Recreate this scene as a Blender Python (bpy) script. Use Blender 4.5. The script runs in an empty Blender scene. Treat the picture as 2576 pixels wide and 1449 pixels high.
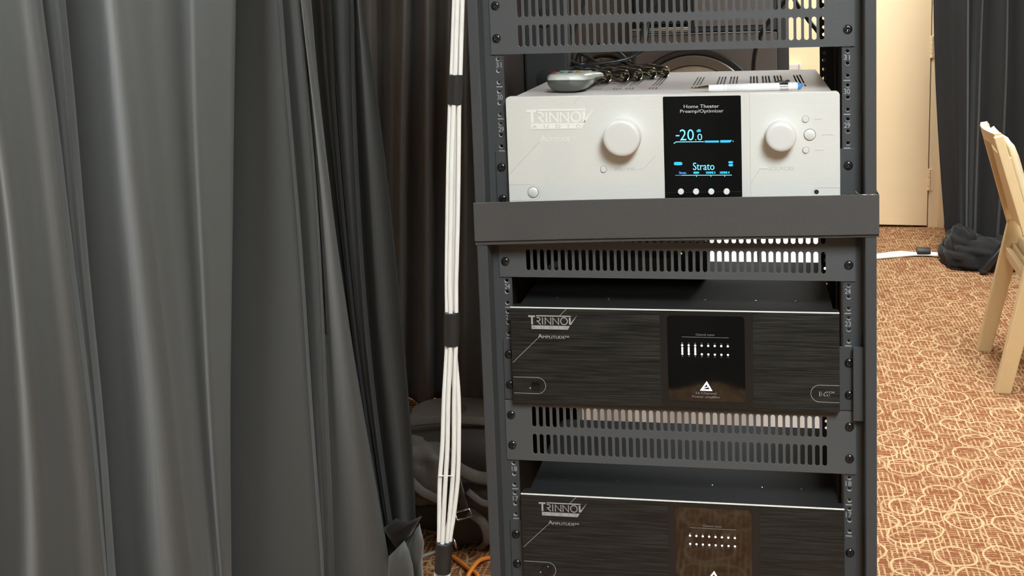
import bpy, bmesh, math, random
from mathutils import Matrix, Vector
random.seed(7)
S = bpy.context.scene
C = S.collection

# ------------------------------------------------------------------ camera
F_PX, CX, CY = 2800.0, 101.64, -431.94
cam_d = bpy.data.cameras.new('camera')
cam = bpy.data.objects.new('camera', cam_d); C.objects.link(cam)
cam_d.sensor_fit = 'HORIZONTAL'; cam_d.sensor_width = 36.0
cam_d.lens = F_PX / 2576.0 * 36.0
cam_d.shift_x = -CX / 2576.0; cam_d.shift_y = CY / 2576.0
cam_d.clip_start = 0.05; cam_d.clip_end = 60
R3 = ((0.9836107775910073, 0.013159869600055111, 0.17982395846750568),
      (0.1771676203938937, 0.1146952553694508, -0.977474619967036),
      (-0.033488393374105696, 0.9933135538327492, 0.11048398653820897))
cam.matrix_world = Matrix.Translation((0.11437, -1.48718, 1.53984)) @ Matrix(R3).to_4x4()
S.camera = cam

# ------------------------------------------------------------------ world, exposure
w = bpy.data.worlds.new('room_air'); S.world = w; w.use_nodes = True
w.node_tree.nodes['Background'].inputs[0].default_value = (0.9, 0.92, 1.0, 1)
w.node_tree.nodes['Background'].inputs[1].default_value = 0.02
S.view_settings.view_transform = 'Standard'; S.view_settings.look = 'None'
S.view_settings.exposure = 0.0; S.view_settings.gamma = 1.0
S.view_settings.use_curve_mapping = False

# ceiling lights: x, y, size x, size y, emission strength
CEIL_Z = 2.72
LIGHTS = [(-1.45, 0.0, .6, 1.2, 13.0), (0.65, -1.9, .6, 1.2, 47.0),
          (1.6, 0.9, .6, 1.2, 22.0), (0.75, 4.75, .6, 1.2, 22.0), (1.0, 2.75, .6, 1.2, 46.0)]  # last three panels are unseen, added to brighten carpet, chair and door
LIGHT_COL = (.90, .985, 1.0)

# ------------------------------------------------------------------ helpers
B = 0.08                                   # height of the rack's unit zero above the floor
def Z(mm): return B + mm / 1000.0
ORG = {}
class M:
    """collects polygons; build() links them as ONE mesh object"""
    def __init__(s): s.v = []; s.f = []; s.m = []
    def add(s, vs, fs, mi=0):
        o = len(s.v); s.v += [tuple(p) for p in vs]
        for f in fs: s.f.append(tuple(i + o for i in f)); s.m.append(mi)
        return s
    def box(s, x0, x1, y0, y1, z0, z1, mi=0):
        if x0 > x1: x0, x1 = x1, x0
        if y0 > y1: y0, y1 = y1, y0
        if z0 > z1: z0, z1 = z1, z0
        vs = [(x, y, z) for x in (x0, x1) for y in (y0, y1) for z in (z0, z1)]
        return s.add(vs, [(0, 1, 3, 2), (4, 6, 7, 5), (0, 4, 5, 1), (2, 3, 7, 6), (0, 2, 6, 4), (1, 5, 7, 3)], mi)
    def prism(s, poly, y0, y1, mi=0):
        """polygon of (x, z), counter-clockwise seen from the front, extruded from y0 (front) to y1"""
        a = sum(poly[i][0] * poly[(i + 1) % len(poly)][1] - poly[(i + 1) % len(poly)][0] * poly[i][1] for i in range(len(poly)))
        if a < 0: poly = poly[::-1]
        n = len(poly)
        vs = [(x, y0, z) for x, z in poly] + [(x, y1, z) for x, z in poly]
        fs = [tuple(range(n)), tuple(range(2 * n - 1, n - 1, -1))]
        for i in range(n):
            j = (i + 1) % n; fs.append((i, i + n, j + n, j))
        return s.add(vs, fs, mi)
    def stroke(s, pts, wd, y0, y1, mi=0, closed=False):
        n = len(pts); seg = n if closed else n - 1
        L = []; Rr = []
        for i in range(n):
            p = Vector(pts[i])
            if closed or (0 < i < n - 1):
                a = (p - Vector(pts[(i - 1) % n])).normalized(); b = (Vector(pts[(i + 1) % n]) - p).normalized()
            elif i == 0: a = b = (Vector(pts[1]) - p).normalized()
            else: a = b = (p - Vector(pts[i - 1])).normalized()
            t = (a + b); t = t.normalized() if t.length > 1e-6 else a
            nn = Vector((-t.y, t.x)); k = min(2.0, 1 / max(.3, nn.dot(Vector((-a.y, a.x)))))
            L.append(p + nn * wd / 2 * k); Rr.append(p - nn * wd / 2 * k)
        for i in range(seg):
            j = (i + 1) % n
            s.prism([tuple(Rr[i]), tuple(Rr[j]), tuple(L[j]), tuple(L[i])], y0, y1, mi)
        return s
    def lathe(s, prof, o, axis=(0, 0, 1), n=24, mi=0, cap0=True, cap1=True):
        ax = Vector(axis).normalized(); u = ax.orthogonal().normalized(); q = ax.cross(u); o = Vector(o)
        vs = []; fs = []
        for r, h in prof:
            for k in range(n):
                a = 2 * math.pi * k / n; vs.append(o + ax * h + (u * math.cos(a) + q * math.sin(a)) * r)
        for i in range(len(prof) - 1):
            for k in range(n):
                l = (k + 1) % n; fs.append((i * n + k, i * n + l, (i + 1) * n + l, (i + 1) * n + k))
        if cap0: fs.append(tuple(range(n - 1, -1, -1)))
        if cap1: fs.append(tuple(range((len(prof) - 1) * n, len(prof) * n)))
        return s.add(vs, fs, mi)
    def tube(s, pts, r, n=8, mi=0, flat=1.0):
        P = [Vector(p) for p in pts]; vs = []; fs = []; u = None
        for i, p in enumerate(P):
            t = (P[min(i + 1, len(P) - 1)] - P[max(i - 1, 0)]).normalized()
            u = (u - t * u.dot(t)).normalized() if u is not None else t.orthogonal().normalized()
            q = t.cross(u); rr = r[i] if isinstance(r, (list, tuple)) else r
            for k in range(n):
                a = 2 * math.pi * k / n; vs.append(p + (u * math.cos(a) + q * math.sin(a) * flat) * rr)
        for i in range(len(P) - 1):
            for k in range(n):
                l = (k + 1) % n; fs.append((i * n + k, i * n + l, (i + 1) * n + l, (i + 1) * n + k))
        fs.append(tuple(range(n - 1, -1, -1))); fs.append(tuple(range((len(P) - 1) * n, len(P) * n)))
        return s.add(vs, fs, mi)
    def grid(s, rows, mi=0):
        nr, nc = len(rows), len(rows[0]); vs = [p for r in rows for p in r]
        fs = [(i * nc + j, i * nc + j + 1, (i + 1) * nc + j + 1, (i + 1) * nc + j) for i in range(nr - 1) for j in range(nc - 1)]
        return s.add(vs, fs, mi)
    def build(s, name, mats, parent=None, smooth=False, bevel=0, seg=2, kind=None, solid=0, subsurf=0, fixn=True):
        o0 = Vector(ORG.get(parent.as_pointer(), (0, 0, 0))) if parent else Vector((0, 0, 0))
        me = bpy.data.meshes.new(name)
        me.from_pydata([tuple(Vector(p) - o0) for p in s.v], [], s.f)
        mats = mats if isinstance(mats, (list, tuple)) else [mats]
        for m in mats: me.materials.append(m)
        me.polygons.foreach_set('material_index', s.m)
        if fixn or bevel:
            bm = bmesh.new(); bm.from_mesh(me)
            bmesh.ops.recalc_face_normals(bm, faces=bm.faces)
            if bevel:
                ed = [e for e in bm.edges if len(e.link_faces) == 2 and e.calc_face_angle(0) > .6]
                bmesh.ops.bevel(bm, geom=ed, offset=bevel, segments=seg, profile=.6, affect='EDGES', clamp_overlap=True)
            bm.to_mesh(me); bm.free()
        if smooth:
            me.polygons.foreach_set('use_smooth', [True] * len(me.polygons))
            if smooth == 'auto': me.set_sharp_from_angle(angle=math.radians(38))
        me.update()
        o = bpy.data.objects.new(name, me); C.objects.link(o)
        if parent: o.parent = parent
        ORG[o.as_pointer()] = tuple(o0)
        if kind: o['kind'] = kind
        if solid: md = o.modifiers.new('thickness', 'SOLIDIFY'); md.thickness = solid; md.offset = 0
        if subsurf: md = o.modifiers.new('round', 'SUBSURF'); md.levels = subsurf; md.render_levels = subsurf
        return o
def tag(o, label=None, cat=None, group=None, kind=None):
    if label: o['label'] = label
    if cat: o['category'] = cat
    if group: o['group'] = group
    if kind: o['kind'] = kind
    return o
def thing(name, loc, label, cat, group=None, kind=None):
    o = bpy.data.objects.new(name, None); C.objects.link(o); o.location = loc; o.empty_display_size = .05
    ORG[o.as_pointer()] = tuple(loc)
    return tag(o, label, cat, group, kind)
def spline(pts, n=8):
    """Catmull-Rom through pts"""
    P = [Vector(p) for p in pts]; P = [P[0] * 2 - P[1]] + P + [P[-1] * 2 - P[-2]]; out = []
    for i in range(1, len(P) - 2):
        for k in range(n):
            t = k / n; a, b, c, d = P[i - 1], P[i], P[i + 1], P[i + 2]
            out.append(.5 * ((2 * b) + (c - a) * t + (2 * a - 5 * b + 4 * c - d) * t * t + (3 * b - a - 3 * c + d) * t ** 3))
    out.append(P[-2]); return out
_tc = {}
def glyphs(txt):
    if txt not in _tc:
        cu = bpy.data.curves.new('t', 'FONT'); cu.body = txt; cu.resolution_u = 3
        ob = bpy.data.objects.new('t', cu); me = bpy.data.meshes.new_from_object(ob)
        vs = [(v.co.x, v.co.y) for v in me.vertices]; fs = [tuple(p.vertices) for p in me.polygons]
        bpy.data.objects.remove(ob); bpy.data.curves.remove(cu); bpy.data.meshes.remove(me)
        _tc[txt] = (vs, fs)
    return _tc[txt]
def text(mb, txt, x0, x1, z0, z1, y, mi=0, bold=0):
    """lay the word into the rectangle x0..x1, z0..z1 facing the front"""
    vs, fs = glyphs(txt)
    a = min(v[0] for v in vs); b = max(v[0] for v in vs); c = min(v[1] for v in vs); d = max(v[1] for v in vs)
    m = [(x0 + (v[0] - a) / (b - a) * (x1 - x0), y, z0 + (v[1] - c) / (d - c) * (z1 - z0)) for v in vs]
    mb.add(m, fs, mi)
    for k in range(bold):
        mb.add([(p[0] + bold * .00018 * (k + 1), p[1] - .00002, p[2]) for p in m], fs, mi)
    return mb

# ------------------------------------------------------------------ materials
def srgb(r, g, b):
    f = lambda c: (c / 255 / 12.92) if c / 255 <= .04045 else ((c / 255 + .055) / 1.055) ** 2.4
    return (f(r), f(g), f(b), 1)
def mat(name, col, rough=.5, metal=0, var=.12, scale=60, bump=0, bscale=300, stretch=None, emit=None, spec=.5, coat=0, sheen=0, trans=0, ior=1.5, detail=3):
    m = bpy.data.materials.new(name); m.use_nodes = True
    nt = m.node_tree; N = nt.nodes; L = nt.links; p = N['Principled BSDF']
    p.inputs['Roughness'].default_value = rough; p.inputs['Metallic'].default_value = metal
    p.inputs['Specular IOR Level'].default_value = spec; p.inputs['Coat Weight'].default_value = coat
    p.inputs['Coat Roughness'].default_value = .05; p.inputs['IOR'].default_value = ior
    p.inputs['Sheen Weight'].default_value = sheen; p.inputs['Sheen Roughness'].default_value = .45
    tc = N.new('ShaderNodeTexCoord'); mp = N.new('ShaderNodeMapping'); L.new(tc.outputs['Object'], mp.inputs[0])
    if stretch: mp.inputs['Scale'].default_value = stretch
    nz = N.new('ShaderNodeTexNoise'); nz.inputs['Scale'].default_value = scale; nz.inputs['Detail'].default_value = detail
    L.new(mp.outputs[0], nz.inputs['Vector'])
    mx = N.new('ShaderNodeMix'); mx.data_type = 'RGBA'
    mx.inputs[6].default_value = tuple(c * (1 - var) for c in col[:3]) + (1,)
    mx.inputs[7].default_value = tuple(min(1, c * (1 + var)) for c in col[:3]) + (1,)
    L.new(nz.outputs[0], mx.inputs[0]); L.new(mx.outputs[2], p.inputs['Base Color'])
    if bump:
        n2 = N.new('ShaderNodeTexNoise'); n2.inputs['Scale'].default_value = bscale; n2.inputs['Detail'].default_value = 2
        L.new(mp.outputs[0], n2.inputs['Vector'])
        bp = N.new('ShaderNodeBump'); bp.inputs['Strength'].default_value = bump; bp.inputs['Distance'].default_value = .002
        L.new(n2.outputs[0], bp.inputs['Height']); L.new(bp.outputs[0], p.inputs['Normal'])
    if emit:
        p.inputs['Emission Color'].default_value = tuple(emit[:3]) + (1,); p.inputs['Emission Strength'].default_value = emit[3]
    return m
def G(v): return (v, v, v, 1)
MT = {}
MT['rack'] = mat('rack_powder_coat', (.058, .062, .066, 1), .48, 0, .18, 500, .15, 900)
MT['panel'] = mat('vent_panel_coat', (.090, .095, .100, 1), .45, 0, .15, 500, .12, 900)
MT['rackin'] = mat('rack_panel_bounce_tint', (.085, .066, .058, 1), .6, 0, .15, 40)  # brown cast of reflected light put into the left panel's colour
MT['hole'] = mat('countersunk_hole_metal', (.50, .50, .49, 1), .35, .3, .1, 200)
MT['ink'] = mat('grey_print_ink', (.40, .45, .47, 1), .6, 0, .08, 300)
MT['inkdim'] = mat('dim_print_ink', (.22, .22, .23, 1), .6, 0, .08, 300)
MT['screw'] = mat('black_zinc_screw', (.075, .075, .08, 1), .2, .85, .1, 200)
MT['silver'] = mat('brushed_silver_front', (.80, .80, .765, 1), .42, .12, .05, 120, .10, 260, (1, 1, 14), detail=4)
MT['silver2'] = mat('satin_silver_strip', (.80, .80, .77, 1), .4, .12, .02, 40)
MT['knob'] = mat('satin_silver_knob', (.78, .78, .76, 1), .36, .1, .02, 60)
MT['engr'] = mat('engraved_lettering', (.92, .92, .88, 1), .5, 0, .02, 100)
MT['engrd'] = mat('engraved_line', (.60, .60, .56, 1), .5, 0, .05, 100)
MT['gap'] = mat('gap_shade_grey', (.25, .24, .22, 1), .7)
MT['chas'] = mat('chassis_champagne_metal', (.78, .71, .68, 1), .45, .15, .06, 40, .05, 120, (1, 12, 1))
MT['slot'] = mat('slit_shade_dark', (.10, .085, .08, 1), .7)
MT['glass'] = mat('glossy_black_screen', (.006, .006, .006, 1), .035, 0, .1, 40, ior=1.75, spec=.6)
def brushed_black():
    m = mat('brushed_black_front', (.034, .034, .031, 1), .34, .15, .3, 90, 0, spec=.5)
    nt = m.node_tree; N = nt.nodes; L = nt.links; p = N['Principled BSDF']
    tc = next(n for n in N if n.type == 'TEX_COORD')
    def streak(sc, lo, hi):
        mp = N.new('ShaderNodeMapping'); mp.inputs['Scale'].default_value = sc; L.new(tc.outputs['Object'], mp.inputs[0])
        n = N.new('ShaderNodeTexNoise'); n.inputs['Scale'].default_value = 1; n.inputs['Detail'].default_value = 4; n.inputs['Roughness'].default_value = .65
        L.new(mp.outputs[0], n.inputs['Vector'])
        r = N.new('ShaderNodeMapRange'); r.inputs[1].default_value = lo; r.inputs[2].default_value = hi; L.new(n.outputs[0], r.inputs[0]); return r.outputs[0]
    a = streak((14, 1, 520), .42, .78)
    mx = N.new('ShaderNodeMix'); mx.data_type = 'RGBA'; L.new(a, mx.inputs[0])
    mx.inputs[6].default_value = (.011, .0125, .0122, 1); mx.inputs[7].default_value = (.046, .050, .048, 1); L.new(mx.outputs[2], p.inputs['Base Color'])
    bp = N.new('ShaderNodeBump'); bp.inputs['Strength'].default_value = .35; bp.inputs['Distance'].default_value = .0008
    L.new(a, bp.inputs['Height']); L.new(bp.outputs[0], p.inputs['Normal'])
    return m
MT['blk'] = brushed_black()
MT['blkgloss'] = mat('smooth_black_strip', (.022, .021, .02, 1), .30, .25, .1, 60)
MT['blkch'] = mat('black_chassis_paint', (.022, .022, .023, 1), .6, 0, .2, 300, .1, 600, spec=.15)
MT['edge'] = mat('bright_edge', (.85, .85, .80, 1), .22, 1, .03, 40)
MT['chamfer'] = mat('chamfer_highlight', (.86, .86, .80, 1), .3, .25, .03, 40)
MT['logo'] = mat('silver_grey_logo_print', (.42, .42, .42, 1), .5, 0, .05, 200)
MT['cyan'] = mat('cyan_display_light', (.0, .05, .08, 1), .5, emit=(.05, .62, 1.0, 1.0))
MT['cyanb'] = mat('bright_cyan_display_light', (.0, .05, .08, 1), .5, emit=(.22, .80, 1.0, 1.15))
MT['blue'] = mat('blue_display_light', (.0, .03, .08, 1), .5, emit=(.10, .38, 1.0, .8))
MT['led'] = mat('white_led', (.8, .8, .8, 1), .5, emit=(.95, .96, 1.0, 1.6))
MT['lilac'] = mat('lit_triangle_emblem', (.8, .8, .8, 1), .5, emit=(.90, .86, 1.0, 1.3))
MT['green'] = mat('green_led', (.1, .8, .1, 1), .5, emit=(.25, 1.0, .12, 1.2))
MT['strap'] = mat('dark_grey_elastic_strap', (.072, .069, .068, 1), .75, 0, .2, 900, .4, 1500, sheen=.15)
MT['rubber'] = mat('black_rubber', (.018, .018, .018, 1), .5)
MT['sleeve'] = mat('black_heat_shrink', (.02, .02, .021, 1), .5, 0, .2, 300, .1, 500)
MT['cablew'] = mat('white_cable_jacket', (.92, .91, .88, 1), .38, 0, .03, 40)
MT['cableb'] = mat('black_cable_jacket', (.02, .02, .02, 1), .3)
MT['cableo'] = mat('orange_cable_jacket', (.90, .30, .045, 1), .4, 0, .05, 40)
MT['cableg'] = mat('grey_cable_jacket', (.36, .35, .32, 1), .45)
MT['xlr'] = mat('black_chrome_connector', (.34, .32, .26, 1), .22, 1, .1, 60)
MT['remw'] = mat('remote_white_shell', (.74, .76, .70, 1), .3, 0, .03, 40)
MT['remg'] = mat('remote_grey_shell', (.13, .137, .125, 1), .28, .2, .1, 40)
MT['red'] = mat('red_button', (.75, .10, .08, 1), .4); MT['grn'] = mat('green_button', (.10, .55, .36, 1), .4)
MT['blu'] = mat('blue_button', (.12, .22, .6, 1), .4); MT['yel'] = mat('yellow_button', (.8, .62, .12, 1), .4)
MT['penw'] = mat('white_pen_barrel', (.88, .88, .88, 1), .25, 0, .01, 40)
MT['chrome'] = mat('chrome', (.75, .75, .75, 1), .12, 1, .02, 40)
MT['penb'] = mat('blue_stylus_tip', (.07, .28, .72, 1), .5)
MT['wall'] = mat('beige_wall_paint', (.72, .56, .37, 1), .7, 0, .03, 30, .03, 300)
MT['door'] = mat('beige_door_paint', (.93, .69, .42, 1), .5, 0, .02, 12, .02, 200)
MT['frame'] = mat('beige_frame_paint', (.93, .71, .45, 1), .45, 0, .02, 20)
MT['ceil'] = mat('white_ceiling', (.8, .79, .76, 1), .9, 0, .03, 30)
MT['chair'] = mat('cream_resin_wood', (.66, .49, .27, 1), .42, 0, .06, 25, .03, 90)
MT['pad'] = mat('cream_vinyl_pad', (.66, .55, .36, 1), .5, 0, .06, 30, .08, 200)
MT['spk'] = mat('grey_brown_speaker_cabinet', (.095, .078, .068, 1), .55, 0, .1, 60, .06, 500)
MT['spkd'] = mat('dark_speaker_cabinet', (.036, .035, .035, 1), .55, 0, .15, 60, .06, 500)
MT['cone'] = mat('bronze_grey_speaker_cone', (.30, .235, .175, 1), .4, .2, .1, 40)
MT['ring'] = mat('bronze_driver_ring', (.17, .145, .12, 1), .3, .4, .1, 40)
MT['surr'] = mat('black_rubber_surround', (.012, .012, .013, 1), .4)
MT['table'] = mat('white_table_top', (.86, .84, .82, 1), .45, 0, .02, 20)
MT['bag'] = mat('black_nylon', (.038, .036, .035, 1), .55, 0, .3, 150, .5, 700, sheen=.1)
MT['bag2'] = mat('dark_brown_grey_nylon', (.095, .084, .076, 1), .55, 0, .25, 150, .5, 700, sheen=.1)
MT['mirror'] = mat('bright_metal', (.8, .8, .8, 1), .2, 1)
MT['lamp'] = None

def drape_mat(name, col, sheen=.5):
    m = mat(name, col, .85, 0, .12, 900, .12, 1400, sheen=sheen, spec=.2)
    nt = m.node_tree; N = nt.nodes; L = nt.links
    n3 = N.new('ShaderNodeTexNoise'); n3.inputs['Scale'].default_value = 5; n3.inputs['Detail'].default_value = 3
    n3.inputs['Distortion'].default_value = 1.2
    tc = next(n for n in N if n.type == 'TEX_COORD'); mp = N.new('ShaderNodeMapping'); mp.inputs['Scale'].default_value = (1.6, 1, .35)
    L.new(tc.outputs['Object'], mp.inputs[0]); L.new(mp.outputs[0], n3.inputs['Vector'])
    b2 = N.new('ShaderNodeBump'); b2.inputs['Strength'].default_value = .35; b2.inputs['Distance'].default_value = .010
    L.new(n3.outputs[0], b2.inputs['Height'])
    b1 = next(n for n in N if n.type == 'BUMP' and n is not b2); L.new(b2.outputs[0], b1.inputs['Normal'])
    return m
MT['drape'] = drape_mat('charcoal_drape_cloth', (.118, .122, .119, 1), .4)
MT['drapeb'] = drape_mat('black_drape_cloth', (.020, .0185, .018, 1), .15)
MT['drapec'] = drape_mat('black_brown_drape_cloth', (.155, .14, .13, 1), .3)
MT['drapen'] = drape_mat('black_cloth', (.036, .038, .037, 1), .25)

def carpet_mat():
    m = bpy.data.materials.new('patterned_carpet'); m.use_nodes = True
    nt = m.node_tree; N = nt.nodes; L = nt.links; p = N['Principled BSDF']
    p.inputs['Roughness'].default_value = .95; p.inputs['Specular IOR Level'].default_value = .1
    tc = N.new('ShaderNodeTexCoord')
    def mapping(sc, rot=0):
        mp = N.new('ShaderNodeMapping'); mp.inputs['Scale'].default_value = sc; mp.inputs['Rotation'].default_value = (0, 0, rot)
        L.new(tc.outputs['Object'], mp.inputs[0]); return mp
    def math2(op, a, b=None, c=None):
        n = N.new('ShaderNodeMath'); n.operation = op
        for i, v in enumerate((a, b, c)):
            if v is None: continue
            if isinstance(v, (int, float)): n.inputs[i].default_value = v
            else: L.new(v, n.inputs[i])
        return n.outputs[0]
    def sstep(v, a, b):
        n = N.new('ShaderNodeMapRange'); n.interpolation_type = 'SMOOTHSTEP'
        L.new(v, n.inputs[0]); n.inputs[1].default_value = a; n.inputs[2].default_value = b
        return n.outputs[0]
    # rings: circles round jittered cells, warped a little
    wn = N.new('ShaderNodeTexNoise'); wn.inputs['Scale'].default_value = 16; L.new(mapping((1, 1, 1)).outputs[0], wn.inputs['Vector'])
    wv = N.new('ShaderNodeVectorMath'); wv.operation = 'MULTIPLY_ADD'; L.new(wn.outputs['Color'], wv.inputs[0])
    wv.inputs[1].default_value = (.022, .022, 0); L.new(tc.outputs['Object'], wv.inputs[2])
    rings = None
    for off, rad in (((0, 0, 0), .42), ((3.7, 1.9, 0), .38)):
        ad = N.new('ShaderNodeVectorMath'); ad.operation = 'ADD'; L.new(wv.outputs[0], ad.inputs[0]); ad.inputs[1].default_value = off
        vo = N.new('ShaderNodeTexVoronoi'); vo.voronoi_dimensions = '2D'; vo.inputs['Scale'].default_value = 8.0; vo.inputs['Randomness'].default_value = .9
        L.new(ad.outputs[0], vo.inputs['Vector'])
        d = math2('ABSOLUTE', math2('SUBTRACT', vo.outputs['Distance'], rad))
        r_ = sstep(d, .042, .008)
        rings = math2('MULTIPLY', r_, .85) if rings is None else math2('MAXIMUM', rings, math2('MULTIPLY', r_, .55))
    # weave: a loose grid of broken threads along x and along y
    def noise(sc, lo, hi, det=1.5):
        n = N.new('ShaderNodeTexNoise'); n.inputs['Scale'].default_value = 1; n.inputs['Detail'].default_value = det
        L.new(mapping(sc).outputs[0], n.inputs['Vector']); return sstep(n.outputs[0], lo, hi)
    w2 = N.new('ShaderNodeTexNoise'); w2.inputs['Scale'].default_value = 70; L.new(tc.outputs['Object'], w2.inputs['Vector'])
    wv2 = N.new('ShaderNodeVectorMath'); wv2.operation = 'MULTIPLY_ADD'; L.new(w2.outputs['Color'], wv2.inputs[0])
    wv2.inputs[1].default_value = (.007, .007, 0); L.new(tc.outputs['Object'], wv2.inputs[2])
    sp = N.new('ShaderNodeSeparateXYZ'); L.new(wv2.outputs[0], sp.inputs[0])
    ty = math2('MULTIPLY', sstep(math2('PINGPONG', sp.outputs[0], .0075), .0034, .0014), noise((90, 17, 1), .40, .54))
    tx = math2('MULTIPLY', sstep(math2('PINGPONG', sp.outputs[1], .0058), .0028, .0010), noise((26, 100, 1), .42, .56))
    weave = math2('MAXIMUM', math2('MULTIPLY', ty, .80), math2('MULTIPLY', tx, .68))
    weave = math2('MULTIPLY', weave, math2('ADD', math2('MULTIPLY', noise((6, 6, 1), .3, .7), .35), .68))
    f = math2('MINIMUM', math2('MAXIMUM', weave, rings), 1.0)
    mx = N.new('ShaderNodeMix'); mx.data_type = 'RGBA'; L.new(f, mx.inputs[0])
    mx.inputs[6].default_value = (.205, .072, .030, 1); mx.inputs[7].default_value = (.62, .43, .235, 1)
    L.new(mx.outputs[2], p.inputs['Base Color'])
    bp = N.new('ShaderNodeBump'); bp.inputs['Strength'].default_value = .4; bp.inputs['Distance'].default_value = .004
    L.new(f, bp.inputs['Height']); L.new(bp.outputs[0], p.inputs['Normal'])
    return m
MT['carpet'] = carpet_mat()

# ------------------------------------------------------------------ room shell
XL, XR, YF, YB = -3.4, 3.9, -4.3, 5.69
tag(M().box(XL, XR, YF, YB + .3, -.1, 0).build('floor', MT['carpet']), 'brown and cream patterned carpet over the whole floor', 'floor', kind='structure')
tag(M().box(XL, XR, YF, YB + .3, CEIL_Z, CEIL_Z + .1).build('ceiling', MT['ceil']), 'plain white ceiling above the room', 'ceiling', kind='structure')
DX0, DX1, DH = .262, 1.158, 2.08          # door opening
wb = M().box(XL, DX0 - .06, YB, YB + .12, 0, CEIL_Z).box(DX1 + .11, XR, YB, YB + .12, 0, CEIL_Z).box(DX0 - .06, DX1 + .11, YB, YB + .12, DH + .09, CEIL_Z)
tag(wb.build('wall_back', MT['wall']), 'beige painted wall behind the door and drapes', 'wall', kind='structure')
tag(M().box(XL - .12, XL, YF, YB + .12, 0, CEIL_Z).build('wall_left', MT['wall']), 'beige side wall hidden behind the left drapes', 'wall', kind='structure')
tag(M().box(XR, XR + .12, YF, YB + .12, 0, CEIL_Z).build('wall_right', MT['wall']), 'beige side wall right of the chair', 'wall', kind='structure')
tag(M().box(XL, XR, YF - .12, YF, 0, CEIL_Z).build('wall_front', MT['wall']), 'beige wall behind the photographer', 'wall', kind='structure')
tag(M().box(DX1 + .11, XR, YB - .014, YB, 0, .1).build('baseboard_back', MT['frame'], bevel=.004), 'beige baseboard along the back wall', 'baseboard', kind='structure')
LEAN = math.radians(1.0)
def leaning(o, px):
    """the old doorway is a degree out of plumb"""
    o.matrix_world = Matrix.Translation((px, 0, 0)) @ Matrix.Rotation(LEAN, 4, 'Y') @ Matrix.Translation((-px, 0, 0)) @ o.matrix_world
fr = M().box(DX1 + .006, DX1 + .066, YB - .03, YB + .06, 0, DH + .06).box(DX1 + .066, DX1 + .10, YB - .05, YB + .05, 0, DH + .09)
fr.box(DX0 - .05, DX0 - .006, YB - .03, YB + .06, 0, DH + .06).box(DX0 - .006, DX1 + .006, YB - .03, YB + .06, DH + .006, DH + .06)
o = tag(fr.build('trim_1', MT['frame'], bevel=.003), 'beige painted door frame beside the black drape', 'door frame', kind='structure'); leaning(o, DX1)
dr = thing('door_1', (DX1, YB - .02, 0), 'flat beige door with painted hinges behind the rack', 'door', kind='structure')
M().box(DX0, DX1, YB - .03, YB + .012, .012, DH).build('door_leaf', MT['door'], dr, bevel=.002)
for z0, z1 in ((.238, .372), (1.064, 1.199), (1.86, 1.99)):
    h = M()
    zz = [z0 + (z1 - z0) * k / 5 for k in range(6)]
    for k in range(5): h.lathe([(.0085, 0), (.0085, zz[k + 1] - zz[k] - .002)], (DX1 + .006, YB - .036, zz[k]), n=14)
    h.box(DX1 - .004, DX1 + .03, YB - .034, YB - .03, z0, z1)
    h.build('hinge', MT['frame'], dr, smooth='auto')
pm_ = mat('pale_latch_metal', (.78, .68, .58, 1), .4, .1)
lb = M().box(DX0 + .02, DX0 + .118, YB - .085, YB - .03, .995, 1.032).build('latch_box', pm_, dr, bevel=.004)
M().box(DX0 + .098, DX0 + .106, YB - .087, YB - .084, .997, 1.030).build('latch_shade_strip', mat('latch_shade', (.42, .37, .32, 1), .5), lb)  # darker strip painting the shaded part of the latch box
dr.rotation_euler = (0, LEAN, 0)

# ceiling lights
for i, (lx, ly, sx, sy, st) in enumerate(LIGHTS):
    pos = ['over the left drapes', 'over the photographer', 'added unseen to light the near carpet and chair', 'added unseen to brighten the far door', 'added unseen to brighten the beige door and carpet'][i]
    t = thing('ceiling_light', (lx, ly, CEIL_Z - .03), 'white framed ceiling light panel ' + pos, 'ceiling light', 'ceiling light panels')
    lm = mat('lit_diffuser', (.9, .9, .9, 1), .5, emit=LIGHT_COL + (st,))
    M().box(lx - sx / 2, lx + sx / 2, ly - sy / 2, ly + sy / 2, CEIL_Z - .022, CEIL_Z - .012).build('diffuser', lm, t)
    f_ = M()
    for a, b, c_, d in ((-sx / 2 - .03, -sx / 2, -sy / 2 - .03, sy / 2 + .03), (sx / 2, sx / 2 + .03, -sy / 2 - .03, sy / 2 + .03), (-sx / 2, sx / 2, -sy / 2 - .03, -sy / 2), (-sx / 2, sx / 2, sy / 2, sy / 2 + .03)):
        f_.box(lx + a, lx + b, ly + c_, ly + d, CEIL_Z - .03, CEIL_Z)
    f_.build('light_frame', MT['ceil'], t)

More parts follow.
